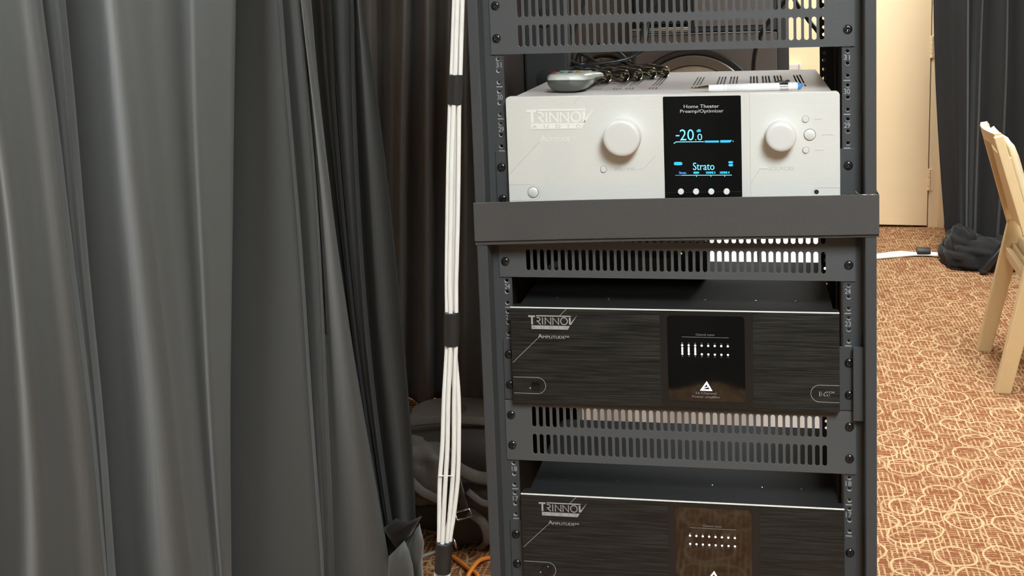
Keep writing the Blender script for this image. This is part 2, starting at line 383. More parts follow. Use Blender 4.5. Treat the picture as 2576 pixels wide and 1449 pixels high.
# ------------------------------------------------------------------ plates with real openings
FRONT = lambda u, v, w_: (u, w_, v)          # u = x, v = z, w = y
TOPF = lambda u, v, w_: (u, v, w_)           # u = x, v = y, w = z
def cell(mb, u0, u1, v0, v1, cu, r, lo, hi, w0, w1, fn, K=5, mi=0, mi2=0, shrink=1.0):
    I = []; O = []
    for k in range(K + 1):
        a = math.pi * k / K; I.append((cu + r * math.cos(a), hi - r + r * math.sin(a))); O.append((u1 + (u0 - u1) * k / K, v1))
    for k in range(K + 1):
        a = math.pi * (1 + k / K); I.append((cu + r * math.cos(a), lo + r + r * math.sin(a))); O.append((u0 + (u1 - u0) * k / K, v0))
    n = len(I)
    vs = [fn(a, b, w0) for a, b in O] + [fn(a, b, w0) for a, b in I] + [fn(cu + (a - cu) * shrink, (lo + hi) / 2 + (b - (lo + hi) / 2) * shrink, w1) for a, b in I] + [fn(a, b, w1) for a, b in O]
    f1 = []; f2 = []
    for i in range(n):
        j = (i + 1) % n
        f1 += [(i, j, n + j, n + i), (2 * n + i, 2 * n + j, 3 * n + j, 3 * n + i)]; f2.append((n + i, n + j, 2 * n + j, 2 * n + i))
    mb.add(vs, f1, mi); o = len(mb.v) - 4 * n
    for f in f2: mb.f.append(tuple(i + o for i in f)); mb.m.append(mi2)
# Phillips pan-head screw, one shared mesh facing the front (-y)
def screw_mesh():
    mb = M(); n, rings = 28, [0, .10, .2, .3, .4, .5, .6, .74, .88, .97, 1.0]; Rr, H = .0058, .0036
    rows = []
    for t in rings:
        row = []
        for k in range(n):
            a = 2 * math.pi * k / n; x, z = t * math.cos(a), t * math.sin(a); h = H * math.sqrt(max(0, 1 - (t * .93) ** 2.4))
            ax, az = abs(x), abs(z)
            if (min(ax, az) < .115 and t < .52): h -= .0016 * (1 - t / .7)
            row.append((x * Rr, -h, z * Rr))
        row.append(row[0]); rows.append(row)
    rows.append([(p[0], 0, p[2]) for p in rows[-1]])
    mb.grid(rows); o = mb.build('screw', MT['screw'], smooth='auto')
    me = o.data; bpy.data.objects.remove(o); return me
SCREW = screw_mesh()
def screw(parent, x, z, y=0):
    o = bpy.data.objects.new('screw', SCREW); C.objects.link(o); o.parent = parent
    o.location = Vector((x, y, z)) - Vector(ORG[parent.as_pointer()]); o.rotation_euler = (0, random.uniform(0, 3), 0)
    return o
U = .04445
def hz(u, k): return B + u * U - (.00635, .022225, .0381)[k]

# ------------------------------------------------------------------ the rack
rk = thing('equipment_rack', (0, .3, 0), 'tall dark grey open equipment rack holding silver and black audio units', 'rack')
RT = B + 42 * U
for s in (-1, 1):
    # front corner post that stands proud of the rail, then the side sheet behind it
    a, b = sorted((s * .2508, s * .2655))
    M().box(a, b, -.03, .03, .03, RT + .04).build('corner_post', MT['rack'], rk, bevel=.0022, seg=3)
    a, b = sorted((s * .262, s * .2655))
    M().box(a, b, .03, .58, .05, RT + .03).build('side_panel', [MT['rackin'] if s < 0 else MT['rubber']], rk)
    a, b = sorted((s * .247, s * .2655))
    M().box(a, b, .58, .60, .03, RT + .04).build('rear_post', MT['rack'], rk, bevel=.002)
    for nm, y0, y1 in (('rail', .0005, .003), ('rear_rail', .504, .5065)):
        r = M(); a, b = sorted((s * .2252, s * .2512))
        zz = [B]
        for u in range(1, 43):
            t0 = B + (u - 1) * U
            for k, (za, zb) in enumerate(((0, .0142875), (.0142875, .0301625), (.0301625, .04445))):
                cz = t0 + (.00635, .022225, .0381)[k]
                cell(r, a, b, t0 + za, t0 + zb, s * .23256, .0031, cz - .0031, cz + .0031, y0, y1, FRONT, 6, 0, 1, .74 if nm == 'rail' else 1.0)
        c, d = sorted((s * .2490, s * .2512)); r.box(c, d, y1, y1 + .045 if nm == 'rail' else y1 - .05, B, RT)
        ro = r.build(nm, [MT['rack'], MT['hole']] if nm == 'rail' else [MT['rubber'], MT['rubber']], rk, fixn=False)
        if nm == 'rail':
            ink = M()
            for u in range(14, 35):
                zt = B + u * U
                cx = s * .23256 + (.0008 if s < 0 else -.0012)
                ink.box(cx - .0042, cx + .0042, .0002, .0006, zt - .0006, zt + .0006)
                text(ink, str(u), cx - .0038, cx + .0038, zt - .0178, zt - .0108, .0003)
            ink.build('unit_numbers', MT['ink'], ro, fixn=False, kind='stuff')
    for y0 in (.01, .5):
        for z0 in (.05, RT - .02):
            pass
ps = M().box(-.258, -.187, .30, .345, .30, 1.88).build('power_strip', MT['rubber'], rk, bevel=.004)
for k in range(14):
    M().lathe([(.016, 0), (.016, .003), (.013, .004)], (-.222, .30, .40 + .1 * k), (0, -1, 0), 16).build('socket', MT['blkch'], ps, smooth='auto')
M().box(-.25, .25, -.01, .60, RT + .005, RT + .04).build('top_cover', MT['rack'], rk, bevel=.003)
M().box(-.25, .25, -.01, .60, .045, .075).build('base', MT['rack'], rk, bevel=.003)
for x in (-.22, .22):
    for y in (.04, .55):
        c = M().lathe([(.028, -.011), (.030, -.008), (.030, .008), (.028, .011)], (x, y, .030), (1, 0, 0), 20)
        c.box(x - .02, x + .02, y - .025, y + .025, .056, .0465); c.box(x - .016, x - .013, y - .012, y + .012, .02, .05); c.box(x + .013, x + .016, y - .012, y + .012, .02, .05)
        c.build('caster', MT['rubber'], rk, smooth='auto')

# ------------------------------------------------------------------ slotted vent panels (two units high)
def vent_plate():
    mb = M(); n = 42; p = .40 / (n - 1) ; x0 = -.20 - p / 2; y0, y1 = -.0018, 0.0
    lo = [(.0095, .0395), (.0497, .0797)]; H = 2 * U - .0008
    bounds = [0, (.0395 + .0497) / 2, H]
    for row in range(2):
        for k in range(n):
            cx = -.20 + p * k
            cell(mb, cx - p / 2, cx + p / 2, bounds[row], bounds[row + 1], cx, .00305, lo[row][0], lo[row][1], y0, y1, FRONT, 6, 0, 1)
    for a, b in ((-.2413, x0), (-x0, .2413)): mb.box(a, b, y0, y1, 0, H)
    return mb, H
pm, VH = vent_plate()
VMESH = None
edge_m = mat('slot_rim_coat', (.20, .21, .215, 1), .35)
for u, lab in ((31, 'dark grey slotted vent panel above the silver preamplifier'), (24, 'dark grey slotted vent panel half hidden under the wide strap'), (18, 'dark grey slotted vent panel between the two black amplifiers')):
    z0 = B + u * U
    t = thing('vent_panel', (0, 0, z0), lab, 'vent panel', 'slotted rack vent panels')
    if VMESH is None:
        po = pm.build('slotted_plate', [MT['panel'], edge_m], None, fixn=False); VMESH = po.data
        po.parent = t
        lip = M().box(-.2225, .2225, 0, .016, .0012, .0030).box(-.2225, .2225, 0, .016, VH - .003, VH - .0012)
        lo_ = lip.build('folded_lip', MT['panel'], None); LMESH = lo_.data; lo_.parent = t
    else:
        for me, nm in ((VMESH, 'slotted_plate'), (LMESH, 'folded_lip')):
            o = bpy.data.objects.new(nm, me); C.objects.link(o); o.parent = t
    for x in (-.23256, .23256):
        for k in (1, 2): screw(t, x, hz(u + k, 1), -.0018)

# ------------------------------------------------------------------ silver preamplifier
PF = -.012
def mm(p): return [(a / 1000, Z(b)) for a, b in p]
def arc(cx, cz, r, a0, a1, n=8): return [(cx + r * math.cos(math.radians(a0 + (a1 - a0) * k / n)), cz + r * math.sin(math.radians(a0 + (a1 - a0) * k / n))) for k in range(n + 1)]
LOGO_W = 2205.0
def logo(mb, xl, zt, width, y0, y1, mi=0, mi2=1):
    k = width / LOGO_W
    P = lambda pts: [((xl + (a - 185) * k) / 1000, Z(zt - (b - 200) * k)) for a, b in pts]
    rect = lambda a, b, c, d: mb.prism(P([(a, b), (c, b), (c, d), (a, d)]), y0, y1, mi)
    st = lambda pts, wd=40, cl=False: mb.stroke(P(pts), wd * k / 1000, y0, y1, mi, cl)
    rect(185, 250, 490, 325); rect(308, 325, 388, 665); rect(545, 238, 2100, 288)
    st([(560, 345), (640, 345), (690, 365), (713, 420), (690, 475), (640, 497), (575, 500), (728, 655)])
    st([(822, 335), (822, 655)])
    st([(942, 655), (942, 345), (1197, 640), (1197, 335)]); st([(1290, 655), (1290, 345), (1545, 640), (1545, 335)])
    st([(1790 + 152 * math.cos(a * math.pi / 12), 487 + 158 * math.sin(a * math.pi / 12)) for a in range(24)], 40, True)
    rect(2015, 325, 2092, 645)
    mb.prism(P([(2060, 645), (2106, 645), (2392, 200), (2092, 560)]), y0, y1, mi)
    mb.prism(P([(318, 705), (2048, 705), (1950, 872), (318, 872)]), y0, y1, mi)
    for i, ch in enumerate('AUDIO'):
        cx = (430, 815, 1208, 1538, 1870)[i]; wd = 22 if ch == 'I' else 150
        a, b = P([(cx - wd / 2, 842), (cx + wd / 2, 735)])
        text(mb, ch, a[0], b[0], a[1], b[1], y0 - .00015, mi2)
pa = thing('preamplifier', (0, .2, Z(1158)), 'silver home theater preamplifier with two knobs and a lit blue display', 'preamplifier')
X0, X1, ZB, ZT = -221.2, 221.4, 1160, 1320.2
lp = [(X0, ZB), (-6.8, ZB), (-6.8, ZT)] + arc(X0 + 4.5, ZT - 4.5, 4.5, 90, 180)
fp = M().prism(mm(lp), PF, .004).build('front_panel', MT['silver'], pa, bevel=.0006)
rp = [(106.2, ZB), (X1, ZB)] + arc(X1 - 4.5, ZT - 4.5, 4.5, 0, 90) + [(106.2, ZT)]
fp2 = M().prism(mm(rp), PF, .004).build('front_panel', MT['silver'], pa, bevel=.0006)
M().prism(mm([(-6.8, ZB), (106.2, ZB), (106.2, ZT), (-6.8, ZT)]), PF + .0009, .004).build('center_strip', MT['silver2'], pa)
scr = M().prism(mm([(-6.9, 1166), (95.2, 1166)] + arc(95.2 - 1.5, 1317.4 - 1.5, 1.5, 0, 90, 4) + arc(-6.9 + 1.5, 1317.4 - 1.5, 1.5, 90, 180, 4)), PF - .0006, PF + .002).build('display', MT['glass'], pa)
# chassis with slits in the lid
ch = M(); CT = Z(1318.8); YS = [.004, .085, .125, .135, .30, .40]
ch.box(-.2125, .2125, .004, .40, Z(1162), CT - .006).build('chassis', MT['chas'], pa)
lid = M(); groups = [s * v for v in (.030, .064, .082, .112, .130, .148, .178) for s in (-1, 1)]; groups.sort(); q = .0047
def strip(x0, x1, y0, y1): lid.box(x0, x1, y0, y1, CT - .0016, CT)
strip(-.2125, .2125, .004, .085); strip(-.2125, .2125, .125, .135); strip(-.2125, .2125, .30, .40)
for y0, y1 in ((.085, .125), (.135, .30)):
    x = -.2125
    for g in groups:
        strip(x, g - 1.5 * q, y0, y1)
        for k in (-1, 0, 1):
            cell(lid, g + (k - .5) * q, g + (k + .5) * q, y0, y1, g + k * q, .0013, y0 + .004, y1 - .004, CT, CT - .0016, TOPF, 3, 0, 0)
        x = g + 1.5 * q
    strip(x, .2125, y0, y1)
lid.build('slotted_lid', MT['chas'], pa, fixn=False)
M().box(-.2120, .2120, .0045, .3995, CT - .0058, CT - .0030).build('slit_shade_tray', MT['slot'], pa)  # dark sheet standing in for shade under the lid slits
for k_ in (-1, 1):
    a, b = sorted((k_ * .2405, k_ * .2205)); M().box(a, b, -.0022, .0002, B + 26 * U + .0004, B + 28 * U - .0004).build('rack_ear', MT['rack'], pa, bevel=.0005)
    for u in (27, 28): screw(pa, k_ * .23256, hz(u, 1), -.0022)
def knob(parent, x, z, r, name='knob'):
    p = [(r * 1.02, 0), (r * 1.02, .0012), (r * .9, .0014), (r * .97, .0022), (r, .004), (r, .0215), (r - .0006, .0236), (r - .0022, .0250), (r - .006, .0253), (.0005, .0248)]
    M().lathe(p, (x, PF, z), (0, -1, 0), 56).build(name, MT['knob'], parent, smooth='auto')
knob(pa, -.061, Z(1265.4), .0248); knob(pa, .1459, Z(1265.0), .0196)
def button(parent, x, z, r, m_, y=PF, h=.0022):
    b_ = M().lathe([(r, 0), (r, h * .7), (r * .88, h), (.0004, h * 1.02)], (x, y, z), (0, -1, 0), 28).build('button', [m_], parent, smooth='auto')
    if y == PF: M().lathe([(r * 1.13, 0), (r * 1.13, .00012)], (x, y, z), (0, -1, 0), 28).build('button_gap_shade', MT['gap'], b_)  # dark ring painting the shade in the gap round the button
button(pa, -.0891, Z(1220.2), .0041, MT['knob']); button(pa, .1777, Z(1285), .0040, MT['knob'])
button(pa, .1831, Z(1264.5), .0070, MT['knob']); button(pa, .1779, Z(1244.3), .0040, MT['knob']); button(pa, -.1873, Z(1188.7), .0070, MT['knob'])
for x in (14.4, 34.5, 54.6, 74.8): button(pa, x / 1000, Z(1189.6), .0041, MT['penw'], PF - .0006, .0028)
M().lathe([(.0031, -.0002), (.0031, .0002)], (.1911, PF, Z(1188.8)), (0, -1, 0), 20).build('sensor_hole', MT['rubber'], pa)
E1 = PF - .0004
eng = M(); logo(eng, -192.3, 1304.0, 92.4, E1 - .0002, PF, 0, 1)
text(eng, 'A', -.1745, -.1665, Z(1259.4), Z(1267.2), E1); text(eng, 'LTITUDE', -.1662, -.1335, Z(1259.4), Z(1264.6), E1)
text(eng, '32', -.1315, -.1255, Z(1262.6), Z(1265.0), E1)
eng.build('logo_lettering', [MT['engr'], MT['engrd']], fp, fixn=False, kind='stuff')
gl = M()
gl.stroke(mm([(X0 + .6, 1212.9), (-176, 1258.6)]), .0007, E1, PF); gl.stroke(mm([(-127.3, 1310.2), (-117.4, 1319.8)]), .0005, E1, PF)
gl.stroke(mm([(X0 + .6, 1199.5), (-187.3, 1199.5)] + [(-187.3 + 10.8 * math.cos(a), 1188.7 + 10.8 * math.sin(a)) for a in [math.radians(90 - 15 * k) for k in range(1, 13)]] + [(X0 + .6, 1177.9)]), .0006, E1, PF)
gl.stroke(mm([(-45.1, 1220.3), (-35.5, 1220.3), (-18, 1238.5)]), .0006, E1, PF); text(gl, 'VOLUME', -.0747, -.0467, Z(1218.4), Z(1222.3), E1)
gl.build('engraved_lines', MT['engrd'], fp, fixn=False, kind='stuff')
gr = M()
gr.stroke(mm([(128.6, 1220), (118.9, 1220), (106.8, 1201)]), .0006, E1, PF); text(gr, 'SOURCES', .1302, .1624, Z(1217.6), Z(1222.6), E1)
gr.stroke(mm([(X1 - .6, 1194.6), (191, 1194.6)] + [(191 + 5.8 * math.cos(a), 1188.8 + 5.8 * math.sin(a)) for a in [math.radians(90 + 18 * k) for k in range(1, 11)]] + [(X1 - .6, 1183)]), .0005, E1, PF)
for x, z, wd in ((189, 1285, 10), (198, 1264.5, 15), (189, 1244.3, 12)):
    gr.box(x / 1000, (x + wd) / 1000, E1, PF, Z(z - .5), Z(z + .4))
gr.build('engraved_lines', MT['engrd'], fp2, fixn=False, kind='stuff')
# display print and lit characters
DY = PF - .0008
tp = M(); text(tp, 'Home Theater', .0204, .0668, Z(1301.6), Z(1306.2), DY, 0, 1); text(tp, 'Preamp/Optimizer', .0155, .0725, Z(1294.0), Z(1299.8), DY, 0, 1)
tp.build('printed_title', mat('light_grey_print', (.50, .50, .51, 1), .5), scr, fixn=False, kind='stuff')
big = M()
text(big, '20', .0145, .0331, Z(1258.4), Z(1273.4), DY); big.box(.0090, .0140, DY - .0001, DY, Z(1264.2), Z(1265.8))
text(big, '.', .0346, .0362, Z(1258.4), Z(1259.9), DY); text(big, '0', .0377, .0440, Z(1258.4), Z(1267.4), DY)
text(big, 'Strato', .0310, .0592, Z(1218.6), Z(1228.6), DY, 0, 1)
big.stroke(mm([(6.2, 1254.4), (9.2, 1256.6), (46.2, 1256.6)]), .0011, DY - .0001, DY)
big.stroke(mm([(16, 1211.6), (82.0, 1211.6)]), .0009, DY - .0001, DY)
for x in (35.2, 54.2, 72.4): big.stroke(mm([(x, 1211.4), (x + .5, 1209.4)]), .0009, DY - .0001, DY)
big.box(.0838, .0850, DY - .0001, DY, Z(1256.2), Z(1257.4))
big.build('lit_characters', MT['cyanb'], scr, fixn=False, kind='stuff')
sm = M()
text(sm, 'dB', .0366, .0418, Z(1269.6), Z(1273.2), DY, 0, 2)
def pill(x0, x1, z0, z1, mb=sm):
    r = (z1 - z0) / 2
    mb.prism(mm(arc(x1 - r, z0 + r, r, -90, 90, 5) + arc(x0 + r, z0 + r, r, 90, 270, 5)), DY - .0001, DY)
pill(5.7, 17.2, 1225.2, 1229.6); pill(77.6, 84.0, 1227.4, 1230.2); pill(77.8, 84.0, 1223.4, 1226.6)
pill(46.8, 66.2, 1255.4, 1258.0); sm.prism(mm([(67.6, 1255.2), (80.4, 1255.2), (83.2, 1258.4), (67.6, 1258.4)]), DY - .0001, DY)
pill(31.3, 39.1, 1213.6, 1216.5); text(sm, 'HDMI 3', .0481, .0598, Z(1213.5), Z(1216.6), DY, 0, 2); text(sm, 'HDMI 4', .0664, .0784, Z(1213.5), Z(1216.6), DY, 0, 2)
sm.build('lit_tags', MT['cyan'], scr, fixn=False, kind='stuff')
bl = M(); text(bl, 'Strato', .0123, .0214, Z(1213.5), Z(1216.7), DY, 0, 2); bl.stroke(mm([(7.4, 1211.6), (16, 1211.6)]), .0009, DY - .0001, DY)
bl.build('lit_source_tag', MT['blue'], scr, fixn=False, kind='stuff')

# ------------------------------------------------------------------ black power amplifiers
AF = -.015
def amplifier(dx, dz, lit, ear_u, label):
    t = thing('amplifier', (dx / 1000, .2, Z(890 + dz)), label, 'amplifier', 'black power amplifiers')
    m_ = lambda pts: [((a + dx) / 1000, Z(b + dz)) for a, b in pts]
    xx = lambda a: (a + dx) / 1000
    zz = lambda b: Z(b + dz)
    T, Bo = 1026.2, 891.0
    f1 = M().prism(m_([(-225.6, Bo), (-18, Bo), (-18, T), (-225.6, T)]), AF, .003).build('front_panel', MT['blk'], t)
    f2 = M().prism(m_([(106.6, Bo), (219.3, Bo), (219.3, T), (106.6, T)]), AF, .003).build('front_panel', MT['blk'], t)
    f3 = M().prism(m_([(-18, Bo), (106.6, Bo), (106.6, T), (-18, T)]), AF + .0005, .003).build('center_strip', MT['blkgloss'], t)
    x0_, x1_, zt_ = xx(-225.6), xx(219.3), zz(T)
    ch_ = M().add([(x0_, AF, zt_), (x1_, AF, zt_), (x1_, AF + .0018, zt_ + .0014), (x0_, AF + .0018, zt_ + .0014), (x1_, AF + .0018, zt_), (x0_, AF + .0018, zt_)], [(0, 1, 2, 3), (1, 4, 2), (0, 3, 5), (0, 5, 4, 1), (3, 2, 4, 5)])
    ch_.build('bright_edge', MT['chamfer'], t)  # pale coat paints the ceiling light's highlight along the edge
    M().box(xx(-222), xx(217), AF + .0018, .003, zz(T - .2), zz(T + 1.2)).build('panel_lip', MT['blkch'], t)
    r = 5
    sc = M().prism(m_(arc(95.6 - r, 900.5 + r, r, -90, 0, 5) + arc(95.6 - r, 1019.8 - r, r, 0, 90, 5) + arc(-7.9 + r, 1019.8 - r, r, 90, 180, 5) + arc(-7.9 + r, 900.5 + r, r, 180, 270, 5)), AF - .0001, AF + .0015).build('display', MT['glass'], t)
    M().box(xx(-217), xx(213), .003, .272, zz(Bo + 3), zz(T - 2)).build('chassis', MT['blkch'], t, bevel=.001)
    for x in (-170, -95, 40, 110, 165): M().lathe([(.0022, 0), (.0020, .0012), (.0006, .0016)], (xx(x), .045, zz(T - 2)), (0, 0, 1), 10).build('lid_screw', MT['chrome'], t, smooth='auto')
    e = AF - .00012
    lg = M(); logo(lg, -200.0 + dx, 1017.6 + dz, 68.8, e - .00005, AF, 0, 1)
    text(lg, 'A', xx(-187.4), xx(-180.8), zz(983.7), zz(989.8), e, 0, 1); text(lg, 'MPLITUDE', xx(-180.4), xx(-149.5), zz(983.7), zz(987.6), e, 0, 1); text(lg, '16', xx(-148.6), xx(-143.8), zz(985.4), zz(988.0), e, 0, 2)
    lg.stroke(m_([(-224.6, 947.7), (-187.8, 983.4)]), .0006, e, AF); lg.stroke(m_([(-157.2, 1015), (-146.0, 1026)]), .0006, e, AF)
    cap = [(-224.4, 927), (-190.4, 927)] + [(-190.4 + 11.6 * math.cos(a), 915.4 + 11.6 * math.sin(a)) for a in [math.radians(90 - 15 * k) for k in range(1, 13)]] + [(-224.4, 903.8)]
    lg.stroke(m_(cap), .0006, e, AF)
    lg.build('logo_print', [MT['logo'], MT['inkdim']], f1, fixn=False, kind='stuff')
    M().lathe([(.0072, 0), (.0072, .0012), (.0064, .002), (.0005, .0021)], (xx(-192.2), AF, zz(915.2)), (0, -1, 0), 28).build('power_button', mat('glossy_black_button', (.01, .01, .01, 1), .08), t, smooth='auto')
    M().lathe([(.0011, 0), (.0007, .0006)], (xx(-201), AF, zz(911.5)), (0, -1, 0), 10).build('standby_led', MT['ink'], t, smooth='auto')
    rg = M(); capr = [(218.6, 928.1), (193.4, 928.1)] + [(193.4 + 11.7 * math.cos(a), 916.4 + 11.7 * math.sin(a)) for a in [math.radians(90 + 15 * k) for k in range(1, 13)]] + [(218.6, 904.7)]
    rg.stroke(m_(capr), .0006, e, AF); text(rg, '16', xx(192.7), xx(204.6), zz(912.6), zz(919.4), e, 0, 3); text(rg, 'CH', xx(205.2), xx(212.0), zz(917.2), zz(919.8), e, 0, 1)
    rg.build('channel_badge', MT['logo'], f2, fixn=False, kind='stuff')
    d = AF - .0003
    tx = M(); text(tx, 'Channel status', xx(30.4), xx(55.4), zz(992.6), zz(995.4), d); tx.box(xx(11.5), xx(74.4), d - .0001, d, zz(989.9), zz(990.5))
    text(tx, '16 Channel', xx(29.3), xx(56.6), zz(910.6), zz(913.8), d, 0, 1); text(tx, 'Power amplifier', xx(23.9), xx(61.9), zz(904.4), zz(908.6), d, 0, 1)
    for k in range(8):
        x = 11.9 + 8.74 * k
        text(tx, str(2 * k + 1), xx(x - 1), xx(x + 1), zz(980.4), zz(982.4), d); text(tx, str(2 * k + 2), xx(x - 1), xx(x + 1), zz(962.2), zz(964.2), d)
    tx.build('printed_labels', MT['inkdim'], sc, fixn=False, kind='stuff')
    for k in range(8):
        x = xx(11.9 + 8.74 * k)
        for zc in (978.4, 966.4):
            M().lathe([(.00145, 0), (.0012, .0003)], (x, AF - .0001, zz(zc)), (0, -1, 0), 12).build('status_led', MT['led'], sc)
        if k < lit: M().box(x - .0011, x + .0011, AF - .0004, AF, zz(968.4), zz(976.0)).build('level_bar', MT['led'], sc)
    tr = M(); pts = m_([(36.6, 916.6), (49.6, 916.6), (44.0, 927.0)])
    tr.stroke(pts, .0022, d - .0001, d, 0, True); tr.stroke(m_([(39.2, 918.6), (46.0, 921.4), (44.2, 925)]), .0010, d - .0001, d)
    tr.build('lit_triangle', MT['lilac'], sc, fixn=False)
    for s in (-1, 1):
        a, b = sorted((s * .2405, s * (.2205 if s < 0 else .2190)))
        M().box(a, b, -.0022, .0002, B + (ear_u - 2) * U + .0005, B + ear_u * U - .0005).build('rack_ear', MT['rack'], t, bevel=.0005)
        for k in (0, 1): screw(t, s * .23256, hz(ear_u - k, 1), -.0022)
    return t
a1 = amplifier(0, 0, 3, 22, 'black power amplifier in the middle with three lit level bars')
bk = M().box(.2368, .2510, -.0135, -.0118, Z(879.4), Z(981)).box(.2494, .2510, -.0118, .0003, Z(879.4), Z(981)).box(.2368, .2382, -.0118, -.0022, Z(889.4), Z(977.6))
bk.build('side_bracket', MT['rack'], a1, bevel=.0005)
a2 = amplifier(5.2, -271.2, 0, 16, 'black power amplifier at the bottom with a beige reflection on its display')

# ------------------------------------------------------------------ wide strap across the front
st_ = thing('rack_strap', (0, -.035, Z(1119)), 'wide dark grey strap stretched across the rack below the silver preamplifier', 'strap')
def strap_strip(zl0, zl1, zr0, zr1, y0, y1, name, n=24):
    mb = M(); rows_f = []; x0, x1 = -.2668, .2682
    vs = []; fs = []
    def zed(t, a, b): return Z(a + (b - a) * t + .8 * math.sin(t * 5))
    path = [(x0, .10)] + [(x0, .0)] + [(x0 + (x1 - x0) * k / n, None) for k in range(n + 1)] + [(x1, .0), (x1, .10)]
    m0 = []; 
    for i, (x, yy) in enumerate(path):
        t = (x - x0) / (x1 - x0)
        if yy is None: pts = [(x, y0, zed(t, zl0, zr0)), (x, y0, zed(t, zl1, zr1)), (x, y1, zed(t, zl1, zr1)), (x, y1, zed(t, zl0, zr0))]
        else:
            s = -1 if x < 0 else 1; xo = x + s * .0004; xi = x - s * .0012
            pts = [(xo, yy, zed(t, zl0, zr0)), (xo, yy, zed(t, zl1, zr1)), (xi, yy, zed(t, zl1, zr1)), (xi, yy, zed(t, zl0, zr0))]
        m0.append(pts)
    for i in range(len(m0) - 1):
        a, b = m0[i], m0[i + 1]
        for k in range(4):
            l = (k + 1) % 4; mb.add([a[k], b[k], b[l], a[l]], [(0, 1, 2, 3)])
    mb.add(m0[0], [(0, 1, 2, 3)]); mb.add(m0[-1], [(3, 2, 1, 0)])
    return mb.build(name, MT['strap'], st_, fixn=False)
strap_strip(1124.5, 1177.5, 1138.5, 1190.0, -.0345, -.0312, 'outer_band')
strap_strip(1118.5, 1170.0, 1134.5, 1180.0, -.0312, -.0302, 'under_band')
M().tube([(.2395, -.0285, Z(1193.0)), (.2412, -.030, Z(1190.6)), (.2440, -.0325, Z(1188.9)), (.2660, -.0325, Z(1188.6))], .0007, 6).build('wire_clip', MT['mirror'], st_, smooth=True)

# ------------------------------------------------------------------ things lying on the preamplifier
LT = CT                                            # lid height
def remote():
    o = Vector((-.149, .036, LT)); ax = Vector((.13, .99, 0)).normalized(); sd = Vector((ax.y, -ax.x, 0)); Ln = .150
    t = thing('remote_control', tuple(o + ax * .08), 'white and grey curved remote control with coloured buttons on the preamplifier', 'remote control')
    prof = [(0, .010, .014, .0195, .0235), (.03, .0225, .0062, .0190, .0270), (.09, .028, .0014, .0184, .0290), (.2, .0305, .0002, .0178, .0292), (.35, .0298, .0004, .0172, .0280),
            (.48, .0255, .0045, .0168, .0262), (.6, .0220, .0085, .0160, .0246), (.75, .0228, .0085, .0150, .0230), (.88, .0228, .0080, .0140, .0212), (.97, .016, .0095, .0132, .0188), (1, .008, .011, .0128, .0165)]
    up, lo = M(), M(); ru, rl = [], []
    for tt, w_, zb, zm_, zt in prof:
        c = o + ax * (Ln * tt); a_ = []; b_ = []
        for k in range(17):
            a = math.pi * k / 16; cx = math.cos(a); sx = math.sin(a)
            e = lambda v, p: math.copysign(abs(v) ** p, v)
            a_.append(c + sd * (w_ * e(cx, .6)) + Vector((0, 0, zm_ + (zt - zm_) * e(sx, .6))))
            b_.append(c + sd * (w_ * e(cx, .8)) + Vector((0, 0, zm_ - (zm_ - zb) * e(sx, .8))))
        ru.append(a_); rl.append(b_)
    up.grid(ru); lo.grid(rl); up.add(ru[0], [tuple(range(17))]); lo.add(rl[0], [tuple(range(17))]); up.add(ru[-1], [tuple(range(17))]); lo.add(rl[-1], [tuple(range(17))])
    up.build('top_shell', MT['remw'], t, smooth=True); lo.build('bottom_shell', MT['remg'], t, smooth=True)
    for k, m_ in enumerate(('red', 'grn', 'blu', 'yel')):
        c = o + ax * .016 + sd * (-.0175 + .0117 * k) + Vector((0, 0, .0282))
        M().lathe([(.0042, -.001), (.0040, .0012), (.0028, .0019), (.0003, .0021)], c, (0, 0, 1), 14).build('button', MT[m_], t, smooth='auto')
    for r_ in range(4):
        for k in range(3):
            c = o + ax * (.036 + .019 * r_) + sd * (-.012 + .012 * k) + Vector((0, 0, .0288 - .0014 * r_))
            M().lathe([(.0038, -.002), (.0036, .0008), (.0003, .0012)], c, (0, 0, 1), 12).build('button', MT['remw'], t, smooth='auto')
    c = o + ax * .108 + sd * -.004
    M().lathe([(.004, 0), (.0045, .013)], c, (0, 0, 1), 12).build('foot', MT['rubber'], t, smooth='auto')
remote()

pn = thing('ballpoint_pen', (.105, .034, LT), 'white ballpoint pen with chrome tip and blue stylus end', 'pen')
pa_, pb_ = Vector((.0345, .027, LT + .0052)), Vector((.1735, .034, LT + .0056)); pd = (pb_ - pa_).normalized()
M().lathe([(.0004, -.003), (.0009, -.002), (.0011, .0), (.0024, .006), (.0043, .0175)], pa_, pd, 20).build('tip', MT['chrome'], pn, smooth='auto')
M().lathe([(.0044, .0175), (.0048, .021), (.0049, .0365), (.0046, .037), (.0046, .0378), (.0049, .0382), (.0049, .0408), (.0046, .0412), (.0046, .042), (.0050, .0425), (.0053, .075), (.0053, .1115)], pa_, pd, 20).build('barrel', MT['penw'], pn, smooth='auto')
M().lathe([(.0050, .1115), (.0050, .123)], pa_, pd, 20).build('collar', MT['chrome'], pn, smooth='auto')
M().lathe([(.0053, .123), (.0053, .1345), (.0048, .1355)], pa_, pd, 20).build('cap', MT['penw'], pn, smooth='auto')
M().lathe([(.0042, .1355), (.0044, .137), (.0038, .1396), (.0022, .1412), (.0003, .1418)], pa_, pd, 20).build('stylus_tip', MT['penb'], pn, smooth='auto')
c_ = pa_ + pd * .108 + Vector((0, 0, .0062))
M().tube([c_ + Vector((-.002, 0, -.001)), c_ + Vector((.004, 0, .0012)), c_ + Vector((.010, 0, -.0004)), c_ + Vector((.015, 0, .0015)), c_ + Vector((.0165, 0, 0))], .0010, 8, flat=2.2).build('clip', MT['cableb'], pn, smooth='auto')

